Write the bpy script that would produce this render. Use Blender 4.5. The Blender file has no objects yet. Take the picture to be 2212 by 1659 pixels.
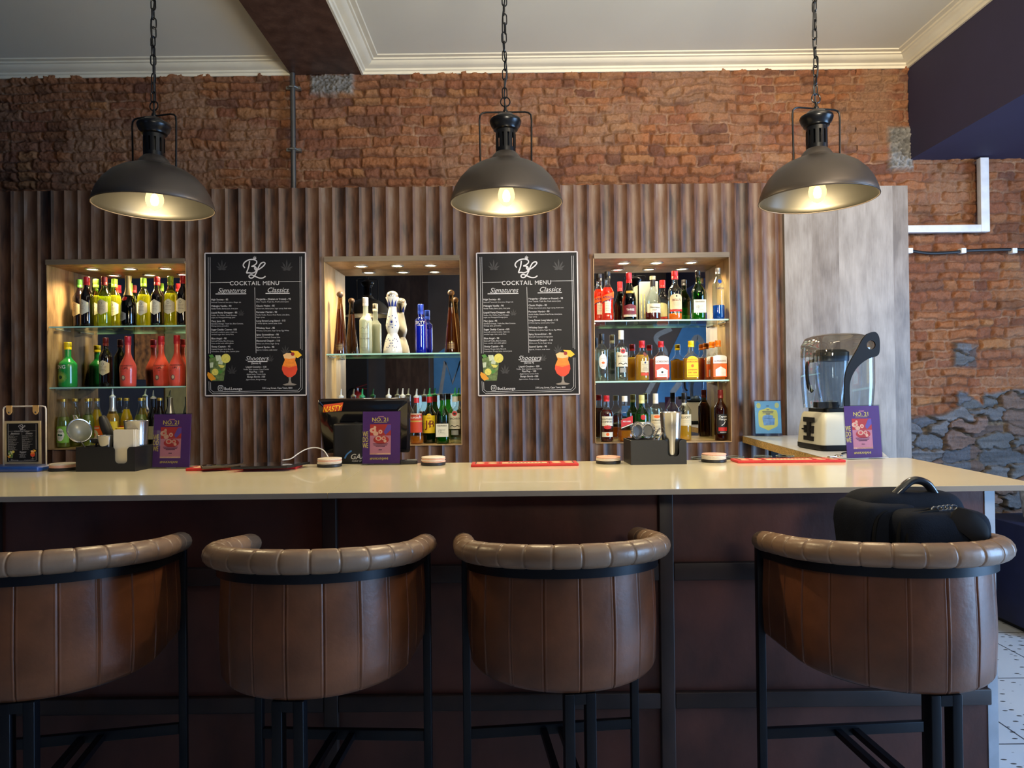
import bpy, bmesh, math, random
import numpy as np
from mathutils import Vector, Matrix

# ------------------------------------------------------------------ camera
S = bpy.context.scene
C = S.collection
PI = math.pi
R = math.radians
IW, IH, FPX = 2212, 1659, 1500.0
EYE = 1.39
PITCH = math.atan(0.00767)
ROLL = R(0.65)
cam_data = bpy.data.cameras.new('camera')
cam_data.sensor_width = 36.0
cam_data.lens = FPX / IW * 36.0
cam_data.clip_start = 0.02
cam = bpy.data.objects.new('camera', cam_data)
C.objects.link(cam)
_r, _u, _f = Vector((1, 0, 0)), Vector((0, -math.sin(PITCH), math.cos(PITCH))), Vector((0, math.cos(PITCH), math.sin(PITCH)))
_cr = _r * math.cos(ROLL) - _u * math.sin(ROLL)
_cu = _r * math.sin(ROLL) + _u * math.cos(ROLL)
_m = Matrix.Identity(4)
for i in range(3):
    _m[i][0], _m[i][1], _m[i][2] = _cr[i], _cu[i], -_f[i]
_m[2][3] = EYE
cam.matrix_world = _m
S.camera = cam


def at(px, py, d):
    """A point of the place measured from the photograph, at its own distance d from the camera."""
    u, v = (px - IW / 2) / FPX, -(py - IH / 2) / FPX
    w = _f + _cr * u + _cu * v
    return Vector((0, 0, EYE)) + w * (d / w.y)


# ------------------------------------------------------------------ light
S.view_settings.view_transform = 'Standard'
S.view_settings.look = 'None'
S.view_settings.gamma = 1.0
S.view_settings.use_curve_mapping = False
S.view_settings.exposure = 0.0
S.cycles.max_bounces = 12
S.cycles.diffuse_bounces = 4
S.cycles.glossy_bounces = 5
S.cycles.transmission_bounces = 6
S.cycles.transparent_max_bounces = 32
S.cycles.caustics_reflective = False
S.cycles.caustics_refractive = False
S.cycles.sample_clamp_indirect = 4.0
wd = bpy.data.worlds.new('world')
S.world = wd
wd.use_nodes = True
wd.node_tree.nodes['Background'].inputs[0].default_value = (0.55, 0.7, 1.0, 1)
wd.node_tree.nodes['Background'].inputs[1].default_value = 0.3


def area_light(name, loc, target, sx, sy, power, col):
    ld = bpy.data.lights.new(name, 'AREA')
    ld.shape = 'RECTANGLE'
    ld.size, ld.size_y, ld.energy, ld.color = sx, sy, power, col
    o = bpy.data.objects.new(name, ld)
    C.objects.link(o)
    o.location = loc
    o.rotation_euler = (Vector(target) - Vector(loc)).to_track_quat('-Z', 'Y').to_euler()
    return o


# daylight through the street door at the right plus lounge lamps and unseen added fills
def shaped(o, deg):
    o.data.spread = R(deg)
    return o


area_light('daylight_door', (5.2, 0.9, 1.45), (2.2, 2.2, 0.7), 2.2, 2.5, 330, (0.34, 0.60, 1.0))
area_light('daylight_window', (-3.6, -2.2, 1.7), (-1.5, 2.5, 1.2), 1.0, 1.6, 8, (0.30, 0.50, 1.0))
shaped(area_light('brick_fill', (1.9, 0.9, 3.25), (1.5, 4.4, 2.75), 1.4, 0.3, 15, (1.0, 0.80, 0.57)), 90)  # added unseen wash that lifts the upper brick wall
area_light('lounge_lamp_b', (3.6, 2.3, 2.72), (2.9, 3.6, 1.6), 0.5, 0.5, 13, (1.0, 0.70, 0.40))
shaped(area_light('ceiling_fill', (0.75, -1.2, 2.2), (1.2, 2.6, 3.46), 0.6, 0.5, 64, (1.0, 0.90, 0.70)), 85)  # added upward fill without a fixture, brightens the ceiling
area_light('lounge_lamp_d', (0.2, -1.6, 3.2), (0.4, 1.6, 0.9), 1.2, 0.6, 3.5, (1.0, 0.80, 0.58))

# ------------------------------------------------------------------ helpers
def lin(c):
    return tuple(((x / 255) / 12.92 if x / 255 <= 0.04045 else ((x / 255 + 0.055) / 1.055) ** 2.4) for x in c)


MATS = {}


def nd(nt, kind, **kw):
    n = nt.nodes.new(kind)
    for k, v in kw.items():
        if k.startswith('i_'):
            n.inputs[k[2:].replace('_', ' ')].default_value = v
        else:
            setattr(n, k, v)
    return n


def new_mat(name):
    m = bpy.data.materials.new(name)
    m.use_nodes = True
    nt = m.node_tree
    return m, nt, nt.nodes['Principled BSDF'], nt.nodes['Material Output']


def M(name, rgb, rough=0.5, metal=0.0, var=0.12, scale=14.0, bump=0.0, bscale=90.0, stretch=(1, 1, 1), emit=None, spec=0.5, coat=0.0):
    """Principled surface whose colour varies a little with noise."""
    if name in MATS:
        return MATS[name]
    m, nt, p, out = new_mat(name)
    tc = nd(nt, 'ShaderNodeTexCoord')
    mp = nd(nt, 'ShaderNodeMapping')
    mp.inputs['Scale'].default_value = stretch
    nt.links.new(tc.outputs['Object'], mp.inputs['Vector'])
    nz = nd(nt, 'ShaderNodeTexNoise', i_Scale=scale, i_Detail=5.0)
    nt.links.new(mp.outputs[0], nz.inputs['Vector'])
    cr = nd(nt, 'ShaderNodeValToRGB')
    a = lin(rgb)
    cr.color_ramp.elements[0].position, cr.color_ramp.elements[1].position = 0.3, 0.7
    cr.color_ramp.elements[0].color = (*[x * (1 - var) for x in a], 1)
    cr.color_ramp.elements[1].color = (*[min(1, x * (1 + var)) for x in a], 1)
    nt.links.new(nz.outputs['Fac'], cr.inputs['Fac'])
    nt.links.new(cr.outputs['Color'], p.inputs['Base Color'])
    p.inputs['Roughness'].default_value = rough
    p.inputs['Metallic'].default_value = metal
    p.inputs['Specular IOR Level'].default_value = spec
    p.inputs['Coat Weight'].default_value = coat
    if bump:
        n2 = nd(nt, 'ShaderNodeTexNoise', i_Scale=bscale, i_Detail=6.0)
        nt.links.new(mp.outputs[0], n2.inputs['Vector'])
        b = nd(nt, 'ShaderNodeBump', i_Strength=bump, i_Distance=0.004)
        nt.links.new(n2.outputs['Fac'], b.inputs['Height'])
        nt.links.new(b.outputs['Normal'], p.inputs['Normal'])
    if emit:
        p.inputs['Emission Color'].default_value = (*lin(emit[0]), 1)
        p.inputs['Emission Strength'].default_value = emit[1]
    MATS[name] = m
    return m


def thin_glass(name, rgb, rough=0.02, dens=0.0, gl=0.8):
    """Clear or tinted glass skin: see-through straight on, mirror-like at grazing angles; dens = share of milky body colour."""
    if name in MATS:
        return MATS[name]
    m, nt, p, out = new_mat(name)
    nt.nodes.remove(p)
    lw = nd(nt, 'ShaderNodeLayerWeight', i_Blend=0.5)
    pw = nd(nt, 'ShaderNodeMath', operation='POWER')
    pw.inputs[1].default_value = 3.0
    ma = nd(nt, 'ShaderNodeMath', operation='MULTIPLY_ADD')
    ma.inputs[1].default_value, ma.inputs[2].default_value = gl, 0.05
    nt.links.new(lw.outputs['Facing'], pw.inputs[0])
    nt.links.new(pw.outputs[0], ma.inputs[0])
    tr = nd(nt, 'ShaderNodeBsdfTransparent')
    tr.inputs[0].default_value = (*lin(rgb), 1)
    gs = nd(nt, 'ShaderNodeBsdfGlossy', i_Roughness=rough)
    gs.inputs['Color'].default_value = (0.95, 0.97, 0.97, 1)
    mx = nd(nt, 'ShaderNodeMixShader')
    nt.links.new(ma.outputs[0], mx.inputs[0])
    last = tr
    if dens:
        df = nd(nt, 'ShaderNodeBsdfTranslucent')
        df.inputs['Color'].default_value = (*lin(rgb), 1)
        d2 = nd(nt, 'ShaderNodeBsdfDiffuse')
        d2.inputs['Color'].default_value = (*lin(rgb), 1)
        ad = nd(nt, 'ShaderNodeMixShader')
        ad.inputs[0].default_value = 0.5
        nt.links.new(df.outputs[0], ad.inputs[1])
        nt.links.new(d2.outputs[0], ad.inputs[2])
        m2 = nd(nt, 'ShaderNodeMixShader')
        m2.inputs[0].default_value = dens
        nt.links.new(tr.outputs[0], m2.inputs[1])
        nt.links.new(ad.outputs[0], m2.inputs[2])
        last = m2
    nt.links.new(last.outputs[0], mx.inputs[1])
    nt.links.new(gs.outputs[0], mx.inputs[2])
    nt.links.new(mx.outputs[0], out.inputs['Surface'])
    MATS[name] = m
    return m


class MB:
    def __init__(self):
        self.v, self.f = [], []

    def add(self, vs, fs):
        n = len(self.v)
        self.v.extend([tuple(p) for p in vs])
        self.f.extend([tuple(i + n for i in f) for f in fs])
        return self

    def box(self, x0, x1, y0, y1, z0, z1):
        vs = [(x, y, z) for z in (z0, z1) for y in (y0, y1) for x in (x0, x1)]
        return self.add(vs, [(0, 2, 3, 1), (4, 5, 7, 6), (0, 1, 5, 4), (1, 3, 7, 5), (3, 2, 6, 7), (2, 0, 4, 6)])

    def rbox(self, x0, x1, y0, y1, z0, z1, r=0.004, seg=3):
        """Box whose vertical edges and top/bottom rims are rounded."""
        def ring(off, z):
            pts = []
            rr = max(r - off, 1e-5)
            for cx, cy, a0 in ((x1 - r, y1 - r, 0), (x0 + r, y1 - r, 90), (x0 + r, y0 + r, 180), (x1 - r, y0 + r, 270)):
                for k in range(seg + 1):
                    a = R(a0 + 90 * k / seg)
                    pts.append((cx + rr * math.cos(a), cy + rr * math.sin(a), z))
            return pts
        rings = []
        for k in range(seg + 1):
            a = R(90 * k / seg)
            rings.append(ring(r * (1 - math.sin(a)), z0 + r * (1 - math.cos(a))))
        for k in range(seg, -1, -1):
            a = R(90 * k / seg)
            rings.append(ring(r * (1 - math.sin(a)), z1 - r * (1 - math.cos(a))))
        return self.loft(rings, cap=True)

    def loft(self, rings, cap=True, closed=True):
        n = len(rings[0])
        vs = [p for r_ in rings for p in r_]
        fs = []
        for k in range(len(rings) - 1):
            for i in range(n if closed else n - 1):
                j = (i + 1) % n
                fs.append((k * n + i, k * n + j, (k + 1) * n + j, (k + 1) * n + i))
        if cap:
            fs.append(tuple(range(n - 1, -1, -1)))
            fs.append(tuple((len(rings) - 1) * n + i for i in range(n)))
        return self.add(vs, fs)

    def lathe(self, prof, n=28, o=(0, 0, 0), cap=True, sect=None):
        rings = []
        for r_, z in prof:
            ring = []
            for i in range(n):
                a = 2 * PI * i / n
                if sect:
                    x, y = sect(a, r_, z)
                else:
                    x, y = r_ * math.cos(a), r_ * math.sin(a)
                ring.append((o[0] + x, o[1] + y, o[2] + z))
            rings.append(ring)
        return self.loft(rings, cap=cap)

    def tube(self, pts, r, n=8, closed=False, cap=True, flat=1.0):
        pts = [Vector(p) for p in pts]
        rings = []
        m = len(pts)
        prev = None
        for i, p in enumerate(pts):
            if closed:
                t = (pts[(i + 1) % m] - pts[i - 1]).normalized()
            else:
                t = (pts[min(i + 1, m - 1)] - pts[max(i - 1, 0)]).normalized()
            if prev is None:
                up = Vector((0, 0, 1)) if abs(t.z) < 0.9 else Vector((1, 0, 0))
                a = t.cross(up).normalized()
            else:
                a = (prev - t * prev.dot(t)).normalized()
            prev = a
            b = t.cross(a)
            rr = r[i] if isinstance(r, (list, tuple)) else r
            rings.append([p + a * (rr * math.cos(2 * PI * k / n)) + b * (rr * flat * math.sin(2 * PI * k / n)) for k in range(n)])
        if closed:
            rings.append(rings[0])
        return self.loft(rings, cap=cap and not closed)

    def bar(self, p0, p1, w, h):
        """Rectangular bar from p0 to p1, w wide (sideways) and h high."""
        p0, p1 = Vector(p0), Vector(p1)
        t = (p1 - p0).normalized()
        up = Vector((0, 0, 1)) if abs(t.z) < 0.9 else Vector((0, 1, 0))
        a = t.cross(up).normalized() * (w / 2)
        b = a.normalized().cross(t).normalized() * (h / 2)
        return self.loft([[p + a + b, p - a + b, p - a - b, p + a - b] for p in (p0, p1)])

    def prism(self, poly, y0, y1):
        """Outline in the x-z plane given depth from y0 to y1."""
        return self.loft([[(x, y0, z) for x, z in poly], [(x, y1, z) for x, z in poly]])

    def plate(self, poly, z0, z1):
        return self.loft([[(x, y, z0) for x, y in poly], [(x, y, z1) for x, y in poly]])

    def mesh(self, name, mat, sharp=38, recalc=True):
        me = bpy.data.meshes.new(name)
        me.from_pydata(self.v, [], self.f)
        if recalc:
            bm = bmesh.new()
            bm.from_mesh(me)
            bmesh.ops.recalc_face_normals(bm, faces=bm.faces)
            bm.to_mesh(me)
            bm.free()
        me.polygons.foreach_set('use_smooth', [True] * len(me.polygons))
        if sharp is not None:
            me.set_sharp_from_angle(angle=R(sharp))
        me.materials.append(mat)
        return me

    def build(self, name, mat, parent=None, loc=None, rot=None, sharp=38, recalc=True):
        return obj(name, self.mesh(name, mat, sharp, recalc), parent, loc, rot)


def obj(name, me, parent=None, loc=None, rot=None):
    o = bpy.data.objects.new(name, me)
    C.objects.link(o)
    if parent is not None:
        o.parent = parent
    if loc is not None:
        o.location = loc
    if rot is not None:
        o.rotation_euler = rot
    return o


def tag(o, label, cat, group=None, kind=None):
    o['label'], o['category'] = label, cat
    if group:
        o['group'] = group
    if kind:
        o['kind'] = kind
    return o


def struct(o):
    o['kind'] = 'structure'
    return o


def thing(name, label, cat, loc=(0, 0, 0), rz=0.0, group=None):
    o = bpy.data.objects.new(name, None)
    o.empty_display_size = 0.05
    C.objects.link(o)
    o.location = loc
    o.rotation_euler = (0, 0, rz)
    return tag(o, label, cat, group)


def dup(root, label, loc, rz=0.0, keep=None):
    """A copy of a thing with copies of its parts and sub-parts."""
    r_ = root.copy()
    C.objects.link(r_)
    r_.location, r_.rotation_euler = loc, (0, 0, rz)
    r_['label'] = label
    for ch in list(root.children):
        c = ch.copy()
        C.objects.link(c)
        c.parent = r_
        for g in list(ch.children):
            d = g.copy()
            C.objects.link(d)
            d.parent = c
    return r_


# ------------------------------------------------------------------ lettering: one small mesh per character, laid out by hand
CH = 'ABCDEFGHIJKLMNOPQRSTUVWXYZabcdefghijklmnopqrstuvwxyz0123456789-.,:()/#&\''
GL = {}


def load_glyphs():
    tmp = []
    for bold in (0, 1):
        for ch in CH + ' ':
            for body in (ch, 'H' + ch + 'H') if ch != ' ' else ('H H',):
                cu = bpy.data.curves.new('glyph', 'FONT')
                cu.body = body
                cu.resolution_u = 3
                cu.offset = (0.0 if ch in 'Mm' else 0.013) if bold else 0.0
                o = bpy.data.objects.new('glyph', cu)
                C.objects.link(o)
                tmp.append((bold, ch, body, o))
        cu = bpy.data.curves.new('glyph', 'FONT')
        cu.body = 'HH'
        cu.offset = 0.013 if bold else 0.0
        o = bpy.data.objects.new('glyph', cu)
        C.objects.link(o)
        tmp.append((bold, None, 'HH', o))
    bpy.context.view_layer.update()
    dg = bpy.context.evaluated_depsgraph_get()
    wid = {}
    for bold, ch, body, o in tmp:
        me = o.evaluated_get(dg).to_mesh()
        xs = [v.co.x for v in me.vertices]
        if ch is None or len(body) == 3:
            wid[(bold, ch)] = max(xs) - min(xs)
        if ch is not None and len(body) == 1:
            GL[(bold, ch)] = ([(v.co.x, v.co.y) for v in me.vertices], [tuple(p.vertices) for p in me.polygons])
        o.evaluated_get(dg).to_mesh_clear()
    for bold, ch, body, o in tmp:
        cu = o.data
        bpy.data.objects.remove(o)
        bpy.data.curves.remove(cu)
    for bold in (0, 1):
        for ch in CH + ' ':
            g = GL.get((bold, ch), ([], []))
            GL[(bold, ch)] = (g[0], g[1], wid[(bold, ch)] - wid[(bold, None)])


load_glyphs()


def text2d(s, size, x=0.0, y=0.0, align='c', bold=0, shear=0.0, sx=1.0, track=0.0):
    """Flat letters: (points, faces) with the baseline at y."""
    vs, fs, pen = [], [], 0.0
    for ch in s:
        g = GL[(bold, ch)]
        n = len(vs)
        vs += [(pen + px * sx + py * shear, py) for px, py in g[0]]
        fs += [tuple(i + n for i in f) for f in g[1]]
        pen += g[2] * sx + track
    off = {'c': -pen / 2, 'l': 0.0, 'r': -pen}[align]
    return [(x + (px + off) * size, y + py * size) for px, py in vs], fs


def flat(mb, vf, d=0.0, axis='xz'):
    """Put 2-D shapes on the plane y = d (x right, z up) or z = d."""
    vs, fs = vf
    return mb.add([(a, d, b) if axis == 'xz' else (a, b, d) for a, b in vs], fs)


def circle2d(cx, cy, r, n=20, sx=1.0):
    return [(cx + sx * r * math.cos(2 * PI * i / n), cy + r * math.sin(2 * PI * i / n)) for i in range(n)], [tuple(range(n))]


def rect2d(x0, x1, y0, y1):
    return [(x0, y0), (x1, y0), (x1, y1), (x0, y1)], [(0, 1, 2, 3)]


def stroke2d(pts, w):
    """A ribbon of width w along a 2-D path."""
    vs, fs = [], []
    m = len(pts)
    for i, p in enumerate(pts):
        a, b = pts[max(i - 1, 0)], pts[min(i + 1, m - 1)]
        tx, ty = b[0] - a[0], b[1] - a[1]
        l = math.hypot(tx, ty) or 1.0
        ww = w[i] if isinstance(w, (list, tuple)) else w
        nx, ny = -ty / l * ww / 2, tx / l * ww / 2
        vs += [(p[0] + nx, p[1] + ny), (p[0] - nx, p[1] - ny)]
        if i:
            fs.append((2 * i - 2, 2 * i - 1, 2 * i + 1, 2 * i))
    return vs, fs


def spline(pts, n=8):
    """Smooth path through 2-D or 3-D points."""
    P = [np.array(p, float) for p in pts]
    P = [2 * P[0] - P[1]] + P + [2 * P[-1] - P[-2]]
    out = []
    for i in range(1, len(P) - 2):
        for k in range(n):
            t = k / n
            out.append(tuple(0.5 * ((2 * P[i]) + (-P[i - 1] + P[i + 1]) * t + (2 * P[i - 1] - 5 * P[i] + 4 * P[i + 1] - P[i + 2]) * t * t + (-P[i - 1] + 3 * P[i] - 3 * P[i + 1] + P[i + 2]) * t ** 3)))
    out.append(tuple(P[-2]))
    return out


# numpy noise
def _hash(ix, iy, seed):
    h = (ix.astype(np.int64) * 374761393 + iy.astype(np.int64) * 668265263 + seed * 974711) & 0x7fffffff
    h = ((h ^ (h >> 13)) * 1274126177) & 0x7fffffff
    return ((h ^ (h >> 16)) & 0xffff) / 65535.0


def vnoise(x, y, seed=0):
    ix, iy = np.floor(x), np.floor(y)
    fx, fy = x - ix, y - iy
    fx, fy = fx * fx * (3 - 2 * fx), fy * fy * (3 - 2 * fy)
    a, b = _hash(ix, iy, seed), _hash(ix + 1, iy, seed)
    c, d = _hash(ix, iy + 1, seed), _hash(ix + 1, iy + 1, seed)
    return (a + (b - a) * fx) * (1 - fy) + (c + (d - c) * fx) * fy


def fbm(x, y, seed=0, o=4):
    t, a, s = 0.0, 0.5, 0.0
    for k in range(o):
        t = t + a * vnoise(x * 2 ** k, y * 2 ** k, seed + k)
        s += a
        a *= 0.5
    return t / s

# ------------------------------------------------------------------ the setting
Y_BRICK, Y_PANEL, Y_MIRROR = 4.40, 4.10, 4.35
Z_CEIL = 3.465
X_LEFT, X_RIGHT, Y_REAR = -3.45, 5.0, -2.6
X_SOF = 2.53
TOP_FLUTE, TOP_FLAT = 2.598, 2.565
NICHES = [(-2.742, -1.924), (-1.100, -0.302), (0.492, 1.290)]
N_BOT, N_TOP = 1.07, 2.155


def brick_field(X, Z):
    """Height of a rough old brick face and its own colours at every point."""
    rng = np.random.RandomState(5)
    wx = X + 0.022 * (vnoise(X * 7, Z * 7, 3) - 0.5) + 0.014 * (vnoise(X * 19, Z * 19, 5) - 0.5) + 0.010 * (vnoise(X * 55, Z * 55, 6) - 0.5)
    wz = Z + 0.026 * (vnoise(X * 4, Z * 4, 9) - 0.5) + 0.016 * (vnoise(X * 15, Z * 15, 11) - 0.5) + 0.010 * (vnoise(X * 50, Z * 50, 12) - 0.5)
    edges = [-0.05]
    while edges[-1] < 3.7:
        edges.append(edges[-1] + rng.uniform(0.054, 0.071))
    edges = np.array(edges)
    row = np.clip(np.searchsorted(edges, wz) - 1, 0, len(edges) - 2)
    dv = np.minimum(wz - edges[row], edges[row + 1] - wz)
    du = np.zeros_like(X)
    bid = np.zeros_like(X)
    for r_ in range(len(edges) - 1):
        m = row == r_
        if not m.any():
            continue
        xe = [-3.7 - rng.uniform(0, 0.1)]
        while xe[-1] < 5.4:
            xe.append(xe[-1] + (rng.uniform(0.08, 0.125) if rng.rand() < 0.62 else rng.uniform(0.14, 0.22)))
        xe = np.array(xe)
        k = np.clip(np.searchsorted(xe, wx[m]) - 1, 0, len(xe) - 2)
        du[m] = np.minimum(wx[m] - xe[k], xe[k + 1] - wx[m])
        bid[m] = r_ * 200 + k
    rr = 0.0155
    ex, ez = np.clip((rr - du) / rr, 0, 1), np.clip((rr - dv) / rr, 0, 1)
    e = np.clip(1 - np.sqrt(ex * ex + ez * ez), 0, 1)
    e = e * e * (3 - 2 * e)
    r1, r2, r3 = _hash(bid, bid * 0, 21), _hash(bid, bid * 0, 22), _hash(bid, bid * 0, 23)
    rough = fbm(X * 28, Z * 28, 40, 4)
    fine = fbm(X * 90, Z * 90, 60, 3)
    fill = fbm(X * 5, Z * 5, 80, 3)
    gap = 1 - np.clip(e * 2.8, 0, 1)
    mort = gap * np.clip((fill - 0.47) * 4, 0, 0.85)
    h = e * (0.010 + 0.020 * r1) + 0.020 * (rough - 0.5) + 0.012 * (fine - 0.5) + mort * 0.012 * r2
    base = np.stack([0.205 + 0.075 * r1, 0.076 + 0.030 * r1 + 0.012 * r2, 0.040 + 0.012 * r2], -1)
    dark = (r3 > 0.86)[..., None]
    base = np.where(dark, base * np.array([0.66, 0.70, 0.80]), base)
    warm = ((r3 < 0.16)[..., None])
    base = np.where(warm, base * np.array([1.12, 1.25, 1.2]), base)
    base = base * (0.72 + 0.56 * rough[..., None])
    tan = np.array([0.34, 0.195, 0.115]) * (0.7 + 0.6 * fine[..., None])
    deep = np.array([0.085, 0.042, 0.028])
    mm = mort[..., None]
    gg = (gap * (1 - mort))[..., None]
    col = base * (1 - mm - gg * 0.7) + tan * mm + deep * gg * 0.7
    smear = np.clip((fbm(X * 3 + 7, Z * 3, 120, 4) - 0.58) * 5, 0, 0.55)[..., None]
    col = col * (1 - smear) + tan * 0.85 * smear
    # grey rubble stone under the beam and at the soffit corner
    for (x0, x1, z0, z1) in ((-1.27, -0.97, 3.255, 3.41), (2.38, 2.56, 2.74, 3.03)):
        nb = 0.03 * (fbm(X * 20, Z * 20, 7) - 0.5) * 4
        m = np.clip(np.minimum(np.minimum(X - x0, x1 - X), np.minimum(Z - z0, z1 - Z)) / 0.03 + nb * 8, 0, 1)
        st = np.array([0.26, 0.245, 0.225]) * (0.25 + 1.3 * fine[..., None] ** 1.4)
        col = col * (1 - m[..., None]) + st * m[..., None]
        h = h * (1 - m) + m * (0.03 + 0.03 * (fine - 0.3))
    # slate rubble low on the right
    top = 1.22 + 0.10 * (vnoise(X * 6, X * 0, 90) - 0.5) + np.where(X > 2.80, 0.09, 0.0) + np.where(X > 2.97, 0.08, 0)
    sl = np.clip((top - Z) / 0.02, 0, 1) * np.clip((X - 2.2) / 0.02, 0, 1)
    sl = np.maximum(sl, np.clip(1 - np.maximum(np.abs(X - 2.86) / 0.085, np.abs(Z - 1.575 + 0.1 * (X - 2.86)) / 0.082), 0, 0.2) * 5)
    px_ = X / 0.20 + 0.55 * vnoise(X * 8, Z * 8, 33) + 0.16 * vnoise(X * 40, Z * 40, 35)
    pz_ = Z / 0.085 + 0.7 * vnoise(X * 9, Z * 9, 34) + 0.25 * vnoise(X * 38, Z * 38, 36)
    ix, iz = np.floor(px_), np.floor(pz_)
    d1, d2, cid = np.full(X.shape, 9.0), np.full(X.shape, 9.0), np.zeros_like(X)
    for a in (-1, 0, 1):
        for b in (-1, 0, 1):
            jx, jz = ix + a, iz + b
            cx, cz = jx + 0.15 + 0.7 * _hash(jx, jz, 51), jz + 0.15 + 0.7 * _hash(jx, jz, 52)
            d = np.abs(px_ - cx) * 0.9 + np.abs(pz_ - cz)
            c_ = jx * 57 + jz
            near = d < d1
            d2 = np.where(near, d1, np.minimum(d2, d))
            cid = np.where(near, c_, cid)
            d1 = np.where(near, d, d1)
    se = np.clip((d2 - d1) * 7.5, 0, 1)
    q, q2 = _hash(cid, cid * 0, 71), _hash(cid, cid * 0, 72)
    lay = fbm(X * 6, Z * 60, 130, 4)
    sh = se * (0.012 + 0.05 * q) + 0.030 * (lay - 0.5) * (0.3 + q2) + 0.010 * (fine - 0.5)
    sc = np.stack([0.085 + 0.07 * q, 0.095 + 0.06 * q, 0.105 + 0.05 * q + 0.02 * q2], -1) * (0.45 + 0.85 * lay[..., None])
    brown = (q2 > np.where(X > 2.88, 0.35, 0.72))[..., None]
    sc = np.where(brown, sc * np.array([1.25, 0.84, 0.62]), sc)
    joint = np.array([0.20, 0.15, 0.10]) * (0.05 + 1.3 * fine[..., None])
    sc = sc * se[..., None] + joint * (1 - se[..., None])
    col = col * (1 - sl[..., None]) + sc * sl[..., None]
    h = h * (1 - sl) + sh * sl
    return h, np.clip(col, 0.004, 1)


def brick_material():
    m, nt, p, out = new_mat('old_brick')
    at_ = nd(nt, 'ShaderNodeAttribute', attribute_name='stone')
    tc = nd(nt, 'ShaderNodeTexCoord')
    nz = nd(nt, 'ShaderNodeTexNoise', i_Scale=130.0, i_Detail=5.0)
    nt.links.new(tc.outputs['Object'], nz.inputs['Vector'])
    mr = nd(nt, 'ShaderNodeMapRange')
    mr.inputs['To Min'].default_value, mr.inputs['To Max'].default_value = 0.62, 1.38
    nt.links.new(nz.outputs['Fac'], mr.inputs['Value'])
    mx = nd(nt, 'ShaderNodeMix', data_type='RGBA', blend_type='MULTIPLY')
    mx.inputs['Factor'].default_value = 1.0
    nt.links.new(at_.outputs['Color'], mx.inputs['A'])
    nt.links.new(mr.outputs[0], mx.inputs['B'])
    nt.links.new(mx.outputs['Result'], p.inputs['Base Color'])
    n2 = nd(nt, 'ShaderNodeTexNoise', i_Scale=55.0, i_Detail=9.0, i_Roughness=0.7)
    nt.links.new(tc.outputs['Object'], n2.inputs['Vector'])
    b = nd(nt, 'ShaderNodeBump', i_Strength=0.8, i_Distance=0.012)
    nt.links.new(n2.outputs['Fac'], b.inputs['Height'])
    nt.links.new(b.outputs['Normal'], p.inputs['Normal'])
    p.inputs['Roughness'].default_value = 0.85
    p.inputs['Specular IOR Level'].default_value = 0.25
    return m


def build_brick_wall():
    vs, fs, cs, n0 = [], [], [], 0
    for (x0, x1, z0, z1, st) in ((X_LEFT, 2.2, 2.45, 3.43, 0.0052), (2.2, 3.45, 0.0, 3.43, 0.0056), (3.45, X_RIGHT, 0.0, 2.9, 0.02)):
        nx, nz = int(round((x1 - x0) / st)) + 1, int(round((z1 - z0) / st)) + 1
        X, Z = np.meshgrid(np.linspace(x0, x1, nx), np.linspace(z0, z1, nz))
        h, col = brick_field(X, Z)
        vs.append(np.stack([X, Y_BRICK - h, Z], -1).reshape(-1, 3))
        cs.append(np.concatenate([col, np.ones(col.shape[:2] + (1,))], -1).reshape(-1, 4))
        i = (np.arange(nz - 1)[:, None] * nx + np.arange(nx - 1)[None, :]).reshape(-1) + n0
        fs.append(np.stack([i, i + 1, i + nx + 1, i + nx], -1))
        n0 += nx * nz
    v, f, c = np.concatenate(vs), np.concatenate(fs), np.concatenate(cs)
    # plain backing behind the panelling
    b = np.array([(X_LEFT, Y_BRICK + 0.02, 0), (X_RIGHT, Y_BRICK + 0.02, 0), (X_RIGHT, Y_BRICK + 0.02, 3.5), (X_LEFT, Y_BRICK + 0.02, 3.5)])
    v = np.concatenate([v, b])
    c = np.concatenate([c, np.full((4, 4), 0.1)])
    f = np.concatenate([f, [[n0, n0 + 1, n0 + 2, n0 + 3]]])
    me = bpy.data.meshes.new('wall_back')
    me.vertices.add(len(v))
    me.vertices.foreach_set('co', v.astype(np.float32).ravel())
    me.loops.add(len(f) * 4)
    me.loops.foreach_set('vertex_index', f.astype(np.int32).ravel())
    me.polygons.add(len(f))
    me.polygons.foreach_set('loop_start', np.arange(0, len(f) * 4, 4, dtype=np.int32))
    me.polygons.foreach_set('use_smooth', np.ones(len(f), bool))
    me.update()
    a = me.color_attributes.new('stone', 'FLOAT_COLOR', 'POINT')
    a.data.foreach_set('color', c.astype(np.float32).ravel())
    me.materials.append(brick_material())
    struct(obj('wall_back', me))


build_brick_wall()


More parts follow.
